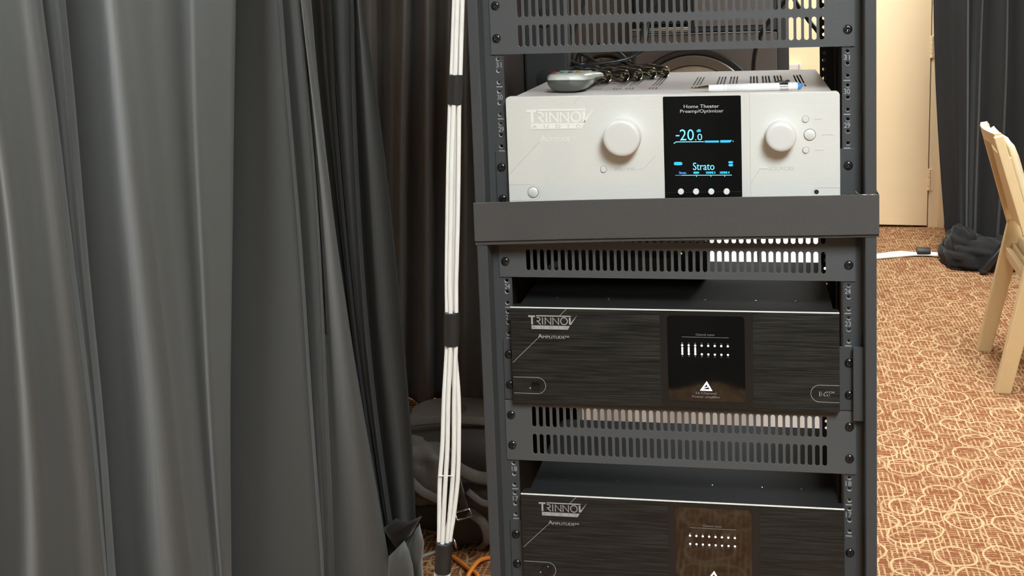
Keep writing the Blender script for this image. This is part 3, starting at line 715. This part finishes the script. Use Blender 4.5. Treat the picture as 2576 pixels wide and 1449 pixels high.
tips = [(-.1085, .196), (-.083, .212), (-.0635, .224), (-.044, .250), (-.0255, .272)]
paths = [[(-.175, .272, .012), (-.195, .33, .012), (-.190, .40, .010), (-.172, .445, -.03), (-.165, .47, -.2)],
         [(-.152, .288, .017), (-.180, .33, .024), (-.195, .39, .020), (-.196, .44, -.03), (-.196, .46, -.16)],
         [(-.132, .300, .021), (-.160, .335, .034), (-.178, .39, .030), (-.182, .445, -.02), (-.180, .462, -.14)],
         [(-.113, .325, .018), (-.155, .350, .022), (-.193, .335, .016), (-.188, .305, .012), (-.150, .296, .0225), (-.105, .300, .0270), (-.078, .31, .035), (-.062, .325, .05), (-.055, .36, .12), (-.05, .44, .22)],
         [(-.092, .345, .024), (-.120, .368, .044), (-.155, .390, .050), (-.188, .420, .030), (-.205, .445, -.05), (-.20, .475, -.2)]]
wh = ['nearest the remote control', 'second from the remote control', 'in the middle of the five plugs', 'second from the right end', 'at the right end of the five plugs']
for i, (tx_, ty_) in enumerate(tips):
    o = Vector((tx_, ty_, LT + .0098)); dv = Vector((-.68, .71, .09)).normalized()
    t = thing('audio_cable', (tx_, ty_, LT), 'black audio cable with a shiny plug lying ' + wh[i], 'cable', 'audio cables on the preamplifier')
    cn = M().lathe([(.0003, .015), (.0078, .015), (.0082, .0006), (.0090, 0), (.0096, .001), (.0096, .022), (.0088, .0235), (.0088, .026), (.0094, .0275), (.0092, .047), (.0078, .052)], o, dv, 28, cap0=True).build('plug_shell', MT['xlr'], t, smooth='auto')
    for k in range(3):
        a = 2.1 * k; u_ = dv.orthogonal().normalized(); q_ = dv.cross(u_)
        M().lathe([(.0011, 0), (.0011, .011)], o + dv * .0035 + (u_ * math.cos(a) + q_ * math.sin(a)) * .0042, dv, 8).build('pin', MT['edge'], cn)
    M().lathe([(.0070, .052), (.0064, .058), (.0042, .070)], o, dv, 16).build('boot', MT['rubber'], t, smooth='auto')
    st0 = o + dv * .064
    pts = [st0, st0 + dv * .018 + Vector((0, 0, .003))] + [Vector((a, b, LT + c)) for a, b, c in paths[i]]
    M().tube(spline(pts, 8), .0030, 8).build('cord', MT['cableb'], t, smooth=True)

# loose black cords hanging behind the rack
hang = [('thin black cord hanging straight in front of the big speaker driver', [(.190, .70, 1.53), (.135, .72, 1.46), (.122, .74, 1.43), (.113, .76, 1.40), (.110, .77, 1.34), (.112, .78, 1.2), (.12, .78, .9)], .0048),
        ('black cord slanting past the beige door at the top right', [(.16, .66, 1.60), (.187, .66, 1.515), (.212, .66, 1.475), (.240, .66, 1.425), (.245, .66, 1.30), (.24, .66, 1.0)], .0042),
        ('black cord slanting behind the left of the top vent panel', [(-.19, .62, 1.58), (-.205, .62, 1.52), (-.232, .62, 1.44), (-.24, .62, 1.35), (-.235, .62, 1.1)], .0040),
        ('black cord crossing behind the middle of the top vent panel', [(-.03, .62, 1.60), (-.075, .62, 1.51), (-.097, .62, 1.455), (-.108, .62, 1.42), (-.15, .60, 1.25), (-.17, .58, 1.1)], .0038),
        ('black cord looping low behind the middle vent panel', [(.06, .56, 1.2), (.02, .55, 1.12), (-.02, .55, 1.11), (-.06, .56, 1.17), (-.07, .58, 1.3)], .0035),
        ('black cord slanting behind the lower vent panel', [(.22, .52, .80), (.16, .53, .84), (.08, .53, .868), (.0, .54, .885), (-.06, .55, .91)], .0038)]
for lab, pts, r in hang:
    o = M().tube(spline(pts, 8), r, 8).build('black_cord', MT['cableb'], smooth=True); tag(o, lab, 'cable', 'black cords behind the rack')

# small network box on the middle amplifier
nb = thing('network_switch', (-.07, .21, Z(1024.2)), 'small dark network box with green lights on the middle amplifier', 'network box')
M().box(-.185, .040, .165, .262, Z(1024.2) + .0005, Z(1024.2) + .056).build('case', mat('dark_grey_plastic', (.06, .06, .062, 1), .5), nb, bevel=.003)
M().box(-.078, -.010, .1615, .1655, Z(1024.2) + .006, Z(1024.2) + .032).build('faceplate', mat('mid_grey_plate', (.16, .155, .155, 1), .5), nb, bevel=.001)
for x, z in ((.001, .038), (.010, .044)):
    M().lathe([(.0013, 0), (.0009, .0012)], (x, .165, Z(1024.2) + z), (0, -1, 0), 10).build('led', MT['green'], nb)

# ------------------------------------------------------------------ white cable bundle with black sleeves
cb = thing('cable_bundle', (-.33, -.06, 0), 'hanging bundle of white cables held by black sleeves beside the rack', 'cable bundle')
NB = [  # (z, x of the left edge, x of the right edge)
    (2.35, -.215, -.199), (1.90, -.248, -.232), (1.534, -0.2768, -0.2606), (1.436, -0.2851, -0.2676), (1.396, -0.2891, -0.271), (1.323, -0.2946, -0.2753), (1.236, -0.3002, -0.2803), (1.159, -0.3043, -0.2859), (1.112, -0.3064, -0.2874), (1.065, -0.3086, -0.29), (0.991, -0.3159, -0.2916), (0.922, -0.3219, -0.294), (0.87, -0.3284, -0.2975), (0.818, -0.3308, -0.3061), (0.781, -0.3325, -0.3129), (0.736, -0.3381, -0.3166)]
def bund(z, f):
    for i in range(len(NB) - 1):
        if NB[i][0] >= z >= NB[i + 1][0]:
            t = (NB[i][0] - z) / (NB[i][0] - NB[i + 1][0]); a = NB[i][1] + (NB[i + 1][1] - NB[i][1]) * t; b = NB[i][2] + (NB[i + 1][2] - NB[i][2]) * t
            return a + (b - a) * f
SZ = [n_[0] for n_ in NB[2:]]; RC = .0031; BY = -.06
for k, (f0, f1, f2, f3, yo) in enumerate(((.17, .16, .12, .12, 0), (.5, .45, .42, .45, -.006), (.83, .86, .70, .72, .001), (.66, .62, .90, .86, .008), (.34, .30, .66, .5, .010))):
    pts = []
    for z, _, _ in NB:
        f = f0 if z > 1.36 else (f1 if z > 1.14 else (f0 if z > 1.06 else (f2 if z > .80 else f3)))
        if k == 4 and 1.13 < z < 1.36: f = .75
        pts.append((bund(z, f), BY + yo * .75, z))
    xe = bund(NB[-1][0], .5); ze = NB[-1][0]
    tail = [(xe + .009 * (k - 2), BY - .008 * k, ze - .03), (xe - .01 + .02 * (k - 2), BY - .01 * k, ze - .10), (xe - .03 + .03 * (k - 2), BY + .02, .30), (xe - .05 + .04 * (k - 2), BY + .08 + .02 * k, .0040), (xe - .06 + .05 * (k - 2), .40, .0040)]
    M().tube(spline(pts + tail, 6), RC, 10).build('cable', MT['cablew'], cb, smooth=True)
def sleeve(z1, z0, wd):
    mb = M(); c1 = Vector((bund(z1, .5), BY + .0015, z1)); c0 = Vector((bund(z0, .5), BY + .0015, z0)); d_ = (c1 - c0)
    L_ = d_.length; mb.lathe([(wd * .9, 0), (wd, .001), (wd * 1.02, L_ * .5), (wd, L_ - .001), (wd * .9, L_)], c0, d_, 20)
    mb.build('sleeve', MT['sleeve'], cb, smooth='auto')
sleeve(SZ[1], SZ[2], .0098); sleeve(SZ[6], SZ[7], .0106); sleeve(SZ[12], SZ[13], .0116)
M().tube([(bund(.88, .1), BY - .005, .88), (bund(.88, .75), BY - .005, .881)], .0009, 6).build('cable_tie', MT['cablew'], cb)

# ------------------------------------------------------------------ drapes
def drape(name, lines, Y, ztop, mat_, cols=7, rows=46, parent=None, zbot=0.004, amp=.004, seed=1, wr=0):
    rnd = random.Random(seed); ph = [rnd.uniform(0, 6) for _ in range(6)]
    mb = M(); R_ = []
    for i in range(rows + 1):
        z = ztop + (zbot - ztop) * i / rows
        def at(l):
            a, b, c = l[:3]
            if z > 1.5: return a + (a - b) / .75 * (z - 1.5) * .8
            t = z / 1.5; return c * (t - .5) * (t - 1) * 2 + b * t * (t - 1) * -4 + a * t * (t - .5) * 2
        row = []; X = [at(l) for l in lines]
        for j in range(len(lines) - 1):
            for k in range(cols if j < len(lines) - 2 else cols + 1):
                t = k / cols; s = t * t * (3 - 2 * t)
                x = X[j] + (X[j + 1] - X[j]) * t; y = Y + lines[j][3] + (lines[j + 1][3] - lines[j][3]) * s
                y += amp * (math.sin(3.1 * z + ph[0] + 5 * x) + .6 * math.sin(7.3 * z + ph[1] - 9 * x))
                if wr and z < .5: y += wr * (0.5 - z) * math.sin(14 * x + ph[2]) ; 
                row.append((x, y, z))
        R_.append(row)
    mb.grid(R_)
    return mb.build(name, mat_, parent, smooth=True, solid=.003, fixn=False)
LA = [(-2.055, -2.095, -2.148, 0.03), (-1.871, -1.897, -1.947, -0.04), (-1.802, -1.77, -1.819, 0.06), (-1.648, -1.621, -1.638, -0.06), (-1.596, -1.577, -1.57, -0.035), (-1.51, -1.48, -1.462, -0.075), (-1.56, -1.53, -1.512, 0.01), (-1.492, -1.491, -1.491, -0.02), (-1.552, -1.548, -1.543, 0.085), (-1.478, -1.479, -1.489, 0.1), (-1.296, -1.259, -1.233, -0.07), (-1.24, -1.233, -1.211, -0.03), (-1.194, -1.213, -1.22, 0.02), (-1.156, -1.18, -1.189, -0.005), (-1.075, -1.137, -1.194, 0.02), (-1.108, -1.171, -1.227, 0.07)]
LA = [(-2.9, -2.9, -2.9, .04), (-2.75, -2.75, -2.75, -.04), (-2.6, -2.6, -2.6, .04), (-2.45, -2.45, -2.45, -.04), (-2.3, -2.3, -2.3, .04), (-2.2, -2.22, -2.26, -.03)] + LA
LB = [(-1.219, -1.274, -1.328, 0.02), (-1.083, -1.134, -1.184, 0.0), (-1.009, -0.996, -0.987, -0.02), (-1.03, -1.018, -1.007, 0.045), (-0.969, -0.962, -0.987, 0.01), (-0.98, -0.972, -0.982, 0.05), (-0.928, -0.865, -0.774, -0.05), (-0.949, -0.915, -0.825, 0.08), (-0.911, -0.892, -0.82, 0.03), (-0.911, -0.896, -0.822, 0.06), (-0.835, -0.845, -0.788, -0.01), (-0.853, -0.862, -0.807, 0.06), (-0.79, -0.736, -0.734, -0.04), (-0.85, -0.797, -0.786, 0.09)]
LC = [(-1.417, -1.414, -1.425, 0.04), (-1.266, -1.291, -1.316, -0.04), (-1.253, -1.288, -1.324, 0.03), (-1.187, -1.227, -1.273, -0.03), (-1.131, -1.181, -1.227, -0.05), (-1.145, -1.191, -1.235, 0.05), (-1.046, -1.081, -1.117, -0.05), (-1.05, -1.088, -1.123, 0.05), (-0.967, -1.004, -1.041, -0.04), (-0.971, -1.007, -1.044, 0.05), (-0.914, -0.943, -0.973, -0.04), (-0.886, -0.91, -0.934, 0.05), (-0.776, -0.798, -0.82, -0.04), (-0.691, -0.71, -0.73, 0.04)]
LC = [(-1.75, -1.75, -1.75, -.04), (-1.6, -1.6, -1.6, .04), (-1.5, -1.5, -1.52, -.04)] + LC + [(x, x, x, d) for x, d in ((-.62, -.04), (-.54, .04), (-.46, -.04), (-.38, .04), (-.30, -.04), (-.22, .04))]
LD = [(1.09, 1.116, 1.175, 0.05), (1.052, 1.078, 1.138, -0.04), (1.153, 1.174, 1.211, 0.0), (1.216, 1.217, 1.215, -0.05), (1.252, 1.253, 1.254, 0.04), (1.297, 1.272, 1.256, -0.04), (1.325, 1.308, 1.296, 0.03), (1.416, 1.401, 1.358, -0.05), (1.454, 1.444, 1.41, 0.04), (1.533, 1.542, 1.552, -0.05), (1.615, 1.626, 1.636, 0.05), (1.708, 1.72, 1.733, -0.05), (1.813, 1.826, 1.839, 0.05), (1.939, 1.955, 1.97, -0.05), (2.063, 2.079, 2.096, 0.04), (2.2, 2.2, 2.2, -.05), (2.35, 2.35, 2.35, .05), (2.5, 2.5, 2.5, -.05), (2.65, 2.65, 2.65, .05)]
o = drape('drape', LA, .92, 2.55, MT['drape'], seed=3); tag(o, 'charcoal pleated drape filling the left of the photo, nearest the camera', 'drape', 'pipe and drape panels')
db = thing('drape', (-1.05, 1.06, 0), 'charcoal drape with flat left half, between the leftmost drape and the cable bundle', 'drape', 'pipe and drape panels')
drape('cloth', LB[:7] + [(-.955, -.92, -.835, .05)], 1.06, 2.55, MT['drape'], seed=5, parent=db)
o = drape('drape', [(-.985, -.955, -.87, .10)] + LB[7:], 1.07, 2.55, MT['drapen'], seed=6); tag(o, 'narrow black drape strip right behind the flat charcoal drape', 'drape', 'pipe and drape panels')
def flap(pts, ctr, y_amp):
    mb = M(); n = len(pts); rings = [0, .35, .7, 1]
    vs = [ctr]; fs = []
    for r in rings[1:]:
        for p in pts: vs.append(tuple(ctr[i] + (p[i] - ctr[i]) * r + (0, -y_amp * (1 - r * r), 0)[i] for i in range(3)))
    for k in range(n):
        l = (k + 1) % n; fs.append((0, 1 + k, 1 + l))
        for r in range(2): fs.append((1 + r * n + k, 1 + (r + 1) * n + k, 1 + (r + 1) * n + l, 1 + r * n + l))
    mb.add(vs, fs); return mb
flap([(-.784, .985, .181), (-.76, .985, .205), (-.743, .985, .223), (-.733, .985, .200), (-.725, .985, .163), (-.722, .985, .10), (-.72, .98, .002), (-.80, .98, .002)], (-.757, .975, .10), .012).build('hem_flap', MT['drape'], db, smooth=True, solid=.003, fixn=False)
flap([(-.744, 1.02, .195), (-.730, 1.02, .222), (-.714, 1.02, .252), (-.705, 1.02, .203), (-.712, 1.02, .160), (-.705, 1.01, .002), (-.735, 1.01, .002)], (-.722, 1.005, .14), .010).build('hem_flap', MT['drape'], db, smooth=True, solid=.003, fixn=False)
flap([(-.80, 1.0, .245), (-.766, 1.0, .272), (-.738, 1.0, .262), (-.708, 1.02, .270), (-.735, 1.02, .225), (-.765, 1.0, .185)], (-.765, .995, .235), .010).build('hem_flap', MT['drapeb'], db, smooth=True, solid=.003, fixn=False)
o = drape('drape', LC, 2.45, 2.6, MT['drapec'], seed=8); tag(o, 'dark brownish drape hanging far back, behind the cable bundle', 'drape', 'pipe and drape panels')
dd = thing('drape', (1.5, 4.78, 0), 'black drape right of the beige door with its hem heaped on the carpet', 'drape', 'pipe and drape panels')
drape('cloth', LD, 4.78, 2.6, MT['drapeb'], seed=12, parent=dd)
def blob(mb, c, r, e1=.6, e2=.6, nu=36, nv=20, fn=None, zmin=None):
    rows = []
    for i in range(nv + 1):
        ph_ = -math.pi / 2 + math.pi * i / nv; row = []
        for j in range(nu + 1):
            th = 2 * math.pi * (j % nu) / nu
            pw = lambda v, e: math.copysign(abs(v) ** e, v)
            p = Vector((pw(math.cos(ph_), e1) * pw(math.cos(th), e2), pw(math.cos(ph_), e1) * pw(math.sin(th), e2), pw(math.sin(ph_), e1)))
            if fn: p = p * (1 + fn(p))
            q_ = Vector((c[0] + p.x * r[0], c[1] + p.y * r[1], c[2] + p.z * r[2]))
            if zmin is not None: q_.z = max(q_.z, zmin)
            row.append(q_)
        rows.append(row)
    return mb.grid(rows)
wrk = lambda f, a, s: (lambda p: a * (math.sin(f * p.x + 3 * p.z + s) * math.cos(f * .8 * p.y - 2 * p.z + s) + .6 * math.sin(1.7 * f * p.z + 4 * p.x + s)))
blob(M(), (1.31, 4.74, .055), (.21, .20, .10), .7, .8, 56, 26, wrk(9, .09, 1), .003).build('heaped_hem', MT['drapeb'], dd, smooth=True)
blob(M(), (1.20, 4.72, .09), (.085, .10, .12), .8, .8, 44, 26, wrk(8, .08, 2.4), .003).build('heaped_hem', MT['drapeb'], dd, smooth=True)
blob(M(), (1.27, 4.65, .03), (.13, .07, .055), .7, .8, 50, 22, wrk(12, .10, .7), .003).build('heaped_hem', MT['drapeb'], dd, smooth=True)
LE = [(x, x, x, .05 * (-1) ** i) for i, x in enumerate([-3.1 + .16 * k for k in range(40)])]
o = drape('drape', LE, -2.75, 1.45, MT['drapeb'], seed=20, cols=5, rows=12); tag(o, 'unseen black drape behind the photographer, cut low to let light past', 'drape', 'pipe and drape panels')  # unseen; height cut so bounce light reaches the rack's upper panels

# ------------------------------------------------------------------ black backpack and floor cords on the left
bp_ = thing('backpack', (-.70, 1.62, 0), 'black nylon backpack on the carpet behind the hanging white cables', 'backpack')
blob(M(), (-.735, 1.66, .155), (.215, .17, .155), .55, .55, 44, 26, wrk(5, .035, .3), .003).build('main_body', MT['bag'], bp_, smooth=True)
blob(M(), (-.74, 1.70, .270), (.19, .135, .045), .6, .6, 40, 18, wrk(6, .05, 2)).build('padded_lid', MT['bag2'], bp_, smooth=True)
blob(M(), (-.665, 1.50, .105), (.125, .06, .095), .5, .55, 40, 22, wrk(6, .05, 1.1), .003).build('front_pocket', MT['bag'], bp_, smooth=True)
blob(M(), (-.845, 1.50, .205), (.095, .07, .085), .6, .7, 36, 20, wrk(7, .07, 3)).build('side_pocket', MT['bag2'], bp_, smooth=True)
def webbing(pts, w_, name='strap', m_=MT['bag2']):
    P = spline(pts, 8); M().tube(P, w_, 8, flat=.22).build(name, m_, bp_, smooth=True)
webbing([(-.76, 1.50, .285), (-.725, 1.455, .24), (-.705, 1.435, .19), (-.690, 1.43, .135)], .016)
webbing([(-.680, 1.43, .125), (-.640, 1.425, .10), (-.628, 1.425, .05), (-.655, 1.43, .02)], .014)
webbing([(-.86, 1.42, .24), (-.81, 1.42, .185), (-.765, 1.44, .15), (-.74, 1.45, .11)], .013)
webbing([(-.755, 1.47, .262), (-.70, 1.45, .235), (-.64, 1.45, .215), (-.58, 1.46, .22)], .018)
webbing([(-.92, 1.55, .318), (-.80, 1.56, .332), (-.68, 1.57, .330), (-.60, 1.58, .31), (-.55, 1.60, .26)], .013, 'grab_handle')
webbing([(-.68, 1.43, .185), (-.63, 1.425, .155), (-.585, 1.44, .165)], .010)
bc = M(); bc.tube([(-.715, 1.418, .128), (-.672, 1.416, .142), (-.665, 1.416, .122), (-.708, 1.418, .106), (-.715, 1.418, .128)], .0028, 8); bc.build('buckle', MT['mirror'], bp_, smooth=True)
M().tube([(-.722, 1.415, .055), (-.716, 1.413, .040), (-.712, 1.413, .028)], .0042, 8).build('zip_pull', MT['mirror'], bp_, smooth=True)
bp_.location.y -= .085
for k, pts in enumerate(([(-.745, 1.325, .006), (-.72, 1.318, .006), (-.685, 1.285, .006), (-.655, 1.255, .006), (-.632, 1.235, .006), (-.60, 1.16, .006), (-.52, 1.12, .006)],
                         [(-.44, 1.345, .006), (-.52, 1.35, .006), (-.585, 1.347, .006), (-.618, 1.328, .006), (-.638, 1.29, .017), (-.648, 1.24, .018), (-.66, 1.17, .006), (-.70, 1.10, .006)])):
    o = M().tube(spline(pts, 10), .0058, 10).build('extension_cord', MT['cableo'], smooth=True)
    tag(o, ['orange cord on the carpet running right from behind the hanging sleeve', 'orange cord on the carpet coming out from under the rack'][k], 'cord', 'orange floor cords')
o = M().tube(spline([(-.835, 1.285, .0055), (-.81, 1.310, .0055), (-.785, 1.336, .0055), (-.768, 1.344, .0055)], 8), .0055, 8).build('extension_cord', MT['cableg'], smooth=True)
tag(o, 'grey cord on the carpet beside the folded drape hem', 'cord')
wc = thing('floor_cable', (-.9, 2.42, 0), 'loose white cables on the carpet behind the backpack', 'cable bundle')
for k in range(3):
    M().tube(spline([(-.955 + .02 * k, 2.28, .006), (-.925 + .016 * k, 2.36, .006 + .006 * k), (-.905 + .016 * k, 2.44, .008), (-.89 + .012 * k, 2.56, .006)], 8), .0055, 8).build('cable', MT['cablew'], wc, smooth=True)

# ------------------------------------------------------------------ clothed table and speakers behind the rack
tb = thing('folding_table', (-.10, 2.05, 0), 'table under the white cloth behind the rack', 'table')
M().box(-.465, .295, 1.57, 2.36, .745, .772).build('table_top', MT['table'], tb, bevel=.004)
for x in (-.42, .245):
    for y in (1.66, 2.28): M().lathe([(.014, 0), (.014, .745)], (x, y, 0), n=12).build('leg', MT['cableg'], tb, smooth='auto')
tc_ = M(); x0, x1, y0, y1 = -.472, .302, 1.562, 2.368; rows = []
per = [(x0 + (x1 - x0) * k / 30, y0, 0, -1) for k in range(30)] + [(x1, y0 + (y1 - y0) * k / 30, 1, 0) for k in range(30)] + [(x1 - (x1 - x0) * k / 30, y1, 0, 1) for k in range(30)] + [(x0, y1 - (y1 - y0) * k / 30, -1, 0) for k in range(30)]
cxm, cym = (x0 + x1) / 2, (y0 + y1) / 2
for sc, z in ((.0, .7765), (.5, .7765), (.97, .7765), (1, .774)):
    rows.append([(cxm + (p[0] - cxm) * sc, cym + (p[1] - cym) * sc, z) for p in per + per[:1]])
for i in range(1, 9):
    z = .774 - (.774 - .01) * i / 8
    rows.append([(p[0] + p[2] * (.004 + .012 * i / 8 * (1 + math.sin(k * .9))), p[1] + p[3] * (.004 + .012 * i / 8 * (1 + math.sin(k * .9))), z) for k, p in enumerate(per + per[:1])])
tc_.grid(rows); o = tc_.build('tablecloth', mat('white_table_linen', (.84, .80, .77, 1), .8, 0, .03, 200), smooth=True, solid=.002, fixn=False)
tag(o, 'white cloth draped over the table behind the rack', 'tablecloth')
def driver(parent, x, z, y, r):
    M().lathe([(r, 0), (r, .006), (r * .98, .010), (r * .90, .004), (r * .88, .001)], (x, y, z), (0, -1, 0), 64).build('surround', MT['surr'], parent, smooth='auto')
    M().lathe([(r * .90, 0), (r * .90, .010), (r * .885, .012), (r * .76, .009), (r * .75, 0)], (x, y, z), (0, -1, 0), 64).build('driver_ring', MT['ring'], parent, smooth='auto')
    M().lathe([(r * .75, .003), (r * .72, .012), (r * .66, .014), (r * .60, .006), (r * .3, -.0), (r * .28, .006), (.001, .02)], (x, y, z), (0, -1, 0), 64, cap0=False).build('cone', MT['cone'], parent, smooth='auto')
    for k in range(16):
        a = 2 * math.pi * (k + .25) / 16
        M().lathe([(.003, 0), (.0022, .002)], (x + r * .83 * math.cos(a), y - .0105, z + r * .83 * math.sin(a)), (0, -1, 0), 8).build('bolt', MT['chrome'], parent)
s1 = thing('subwoofer', (-.04, 2.2, .78), 'large grey brown speaker with a round driver seen over the preamplifier', 'speaker')
M().box(-.262, .181, 1.98, 2.34, .78, 1.398).build('cabinet', MT['spk'], s1, bevel=.003)
M().box(.1815, .217, 2.0, 2.34, .78, 1.60).build('dark_side_board', MT['spkd'], s1, bevel=.002)
driver(s1, -.076, 1.143, 1.98, .210)
for z0, z1, xa, xb in ((1.3985, 1.4012, -.262, .165), (1.4045, 1.4075, -.262, -.082), (1.412, 1.418, -.262, -.082)):
    M().box(xa, xb, 1.975, 1.985, z0, z1).build('edge_glint_strip', MT['edge'], s1)  # bright strips painting the light caught on cabinet edges
s2 = thing('speaker', (-.36, 2.25, .78), 'narrow grey brown speaker with a smaller driver left of the large one', 'speaker')
M().box(-.464, -.2645, 2.05, 2.34, .78, 1.78).build('cabinet', MT['spk'], s2, bevel=.003)
driver(s2, -.362, 1.24, 2.05, .098)
s3 = thing('speaker', (.05, 2.25, 1.402), 'dark grey speaker stacked on the large one, seen through the top vent', 'speaker')
M().box(-.085, .181, 2.0, 2.34, 1.4025, 1.86).build('cabinet', MT['spkd'], s3, bevel=.003)
M().box(-.07, .166, 1.994, 2.0, 1.42, 1.84).build('grille', MT['drapec'], s3)
s4 = thing('gap_filler_case', (-.17, 2.25, 1.42), 'black case added to keep the gap beside the dark grey speaker dark', 'case')  # added box, fills a gap that should look black
M().box(-.262, -.0865, 2.01, 2.34, 1.4185, 1.86).build('case', MT['blkch'], s4, bevel=.003)
M().box(-.255, -.094, 2.004, 2.01, 1.43, 1.85).build('front_plate', MT['rubber'], s4)

# ------------------------------------------------------------------ cable on the carpet by the door
fc = thing('floor_cable', (.9, 4.87, 0), 'white cables with a black sleeve on the carpet before the beige door', 'cable bundle')
for k in range(4):
    o_ = (-.021, -.007, .007, .021)[k]
    pts = [(.50, 4.74 + o_ * 1.6, .006), (.66, 4.80 + o_ * 1.6, .006 + .004 * (k % 2)), (.78, 4.845 + o_ * 1.7, .010), (.90, 4.895 + o_ * 1.5, .008 + .006 * (k % 2)), (.985, 4.90 + o_ * .8, .012), (1.06, 4.90 + o_ * .8, .012), (1.12, 4.90 + o_ * 1.5, .008), (1.22, 4.895 + o_ * 1.5, .008)]
    M().tube(spline(pts, 6), .0075, 8).build('cable', MT['cablew'], fc, smooth=True)
M().lathe([(.024, 0), (.025, .003), (.025, .070), (.024, .073)], (.992, 4.90, .0255), (1, 0, 0), 18).build('sleeve', MT['sleeve'], fc, smooth='auto')

# ------------------------------------------------------------------ black tripod stand by the drape
ts = thing('tripod_stand', (1.62, 4.60, 0), 'black tripod stand with one leg in front of the black drape', 'stand')
hub = Vector((1.60, 4.60, .42))
M().lathe([(.017, .10), (.017, 2.0)], (hub.x, hub.y, 0), n=16).build('pole', MT['rubber'], ts, smooth='auto')
M().lathe([(.026, .38), (.03, .39), (.03, .46), (.026, .47)], (hub.x, hub.y, 0), n=18).build('collar', MT['rubber'], ts, smooth='auto')
for k, foot in enumerate(((1.272, 4.535), (1.80, 4.32), (1.80, 4.66))):
    f_ = Vector((foot[0], foot[1], .02)); d_ = (hub - f_)
    lg = M(); P = [f_, f_ + d_ * .5, hub]; lg.tube(P, .026, 12, flat=.75)
    L1 = lg.build('leg', mat('gloss_black_tube', (.015, .015, .016, 1), .18), ts, smooth='auto')
    blob(M(), tuple(f_ + Vector((0, 0, .001))), (.024, .022, .021), 1, 1, 16, 10).build('rubber_foot', MT['rubber'], L1, smooth=True)

ts.location.y -= .035
# ------------------------------------------------------------------ cream folding chair
cr = thing('folding_chair', (0, 0, 0), 'cream folding chair with padded back facing right on the carpet', 'chair')
def bar(p, q_, w_, d_, mb=None):
    """flat bar in the x-z profile: w_ wide in profile, d_ thick across (y)"""
    mb = mb or M(); a = Vector(p); b = Vector(q_); t = (b - a); n = Vector((-t.z, 0, t.x)).normalized() * (w_ / 2); y = Vector((0, d_ / 2, 0))
    vs = [a - n - y, a + n - y, a + n + y, a - n + y, b - n - y, b + n - y, b + n + y, b - n + y]
    return mb.add(vs, [(0, 1, 2, 3), (7, 6, 5, 4), (0, 4, 5, 1), (1, 5, 6, 2), (2, 6, 7, 3), (3, 7, 4, 0)])
HW = .247
for s in (-1, 1):
    y = s * HW
    bar((-.012, y * .74, .955), (.105, y * .95, .535), .034, .030).build('back_post', MT['chair'], cr, bevel=.004)
    bar((.105, y, .56), (.262, y, .0), .036, .030).build('front_leg', MT['chair'], cr, bevel=.004)
    mb = M(); yy = s * (HW + .001)
    prof = [((.0, 0), (-.028, .028)), ((.118, .56), (-.032, .036))]
    a0, a1, b0, b1 = (-.027, 0), (.028, 0), (.090, .555), (.158, .555)
    for (p, q2) in (((a0, a1), (b0, b1)),):
        t = .036
        vs = [(p[0][0], yy - t, 0), (p[1][0], yy - t, 0), (p[1][0], yy + t * .2, 0), (p[0][0], yy + t * .2, 0), (q2[0][0], yy - t, .555), (q2[1][0], yy - t, .555), (q2[1][0], yy + t * .2, .555), (q2[0][0], yy + t * .2, .555)]
        mb.add(vs, [(0, 1, 2, 3), (7, 6, 5, 4), (0, 4, 5, 1), (1, 5, 6, 2), (2, 6, 7, 3), (3, 7, 4, 0)])
    mb.build('rear_leg', MT['chair'], cr, bevel=.004)
    M().box(-.024, .025, yy - .034, yy + .005, .0002, .004).build('foot_cap', MT['table'], cr)
def rail(z0, z1, x0, x1_, bow, th, name, m_, y0=-HW, y1=HW):
    rows = []
    for k in range(13):
        t = k / 12; y = y0 + (y1 - y0) * t; bx = -bow * math.sin(math.pi * t)
        rows.append([(x0 + bx - th, y, z1), (x0 + bx, y, z1 + .004), (x1_ + bx, y, z0), (x1_ + bx - th, y, z0), (x0 + bx - th, y, z1)])
    mb = M().grid(rows); mb.add(rows[0][:4], [(0, 1, 2, 3)]); mb.add(rows[-1][:4], [(3, 2, 1, 0)])
    return mb.build(name, m_, cr, smooth='auto')
rail(.915, .962, .0, .013, .018, .026, 'top_rail', MT['chair'], -HW * .74, HW * .74)
rail(.60, .872, .034, .105, .012, .018, 'back_panel', MT['chair'], -HW * .82, HW * .82)
bm_ = M(); rows = []
for i in range(11):
    v = i / 10; row = []
    for k in range(17):
        t = k / 16; y = (-HW + .03 + (2 * HW - .06) * t) * (.80 + .16 * v); z = .945 - .37 * v; xb = .014 + .098 * v + .004
        e = (1 - abs(2 * t - 1) ** 6) * (1 - abs(2 * v - 1) ** 8); row.append((xb + .036 * e - .012 * math.sin(math.pi * t), y, z))
    rows.append(row)
bm_.grid(rows); bm_.build('back_pad', MT['pad'], cr, smooth=True, solid=.014)
M().box(.10, .50, -HW - .01, HW + .01, .435, .465).build('seat_frame', MT['chair'], cr, bevel=.006)
blob(M(), (.31, 0, .478), (.20, .225, .025), .5, .35, 36, 14).build('seat_pad', MT['pad'], cr, smooth=True)
M().box(.076, .108, -HW, HW, .405, .445).build('stretcher', MT['chair'], cr, bevel=.005)
M().lathe([(.009, -HW), (.009, HW)], (.17, 0, .30), (0, 1, 0), 12).build('front_stretcher', MT['chair'], cr, smooth='auto')
cr.location = (1.021, 3.022, 0); cr.rotation_euler = (0, 0, math.radians(-3.4))
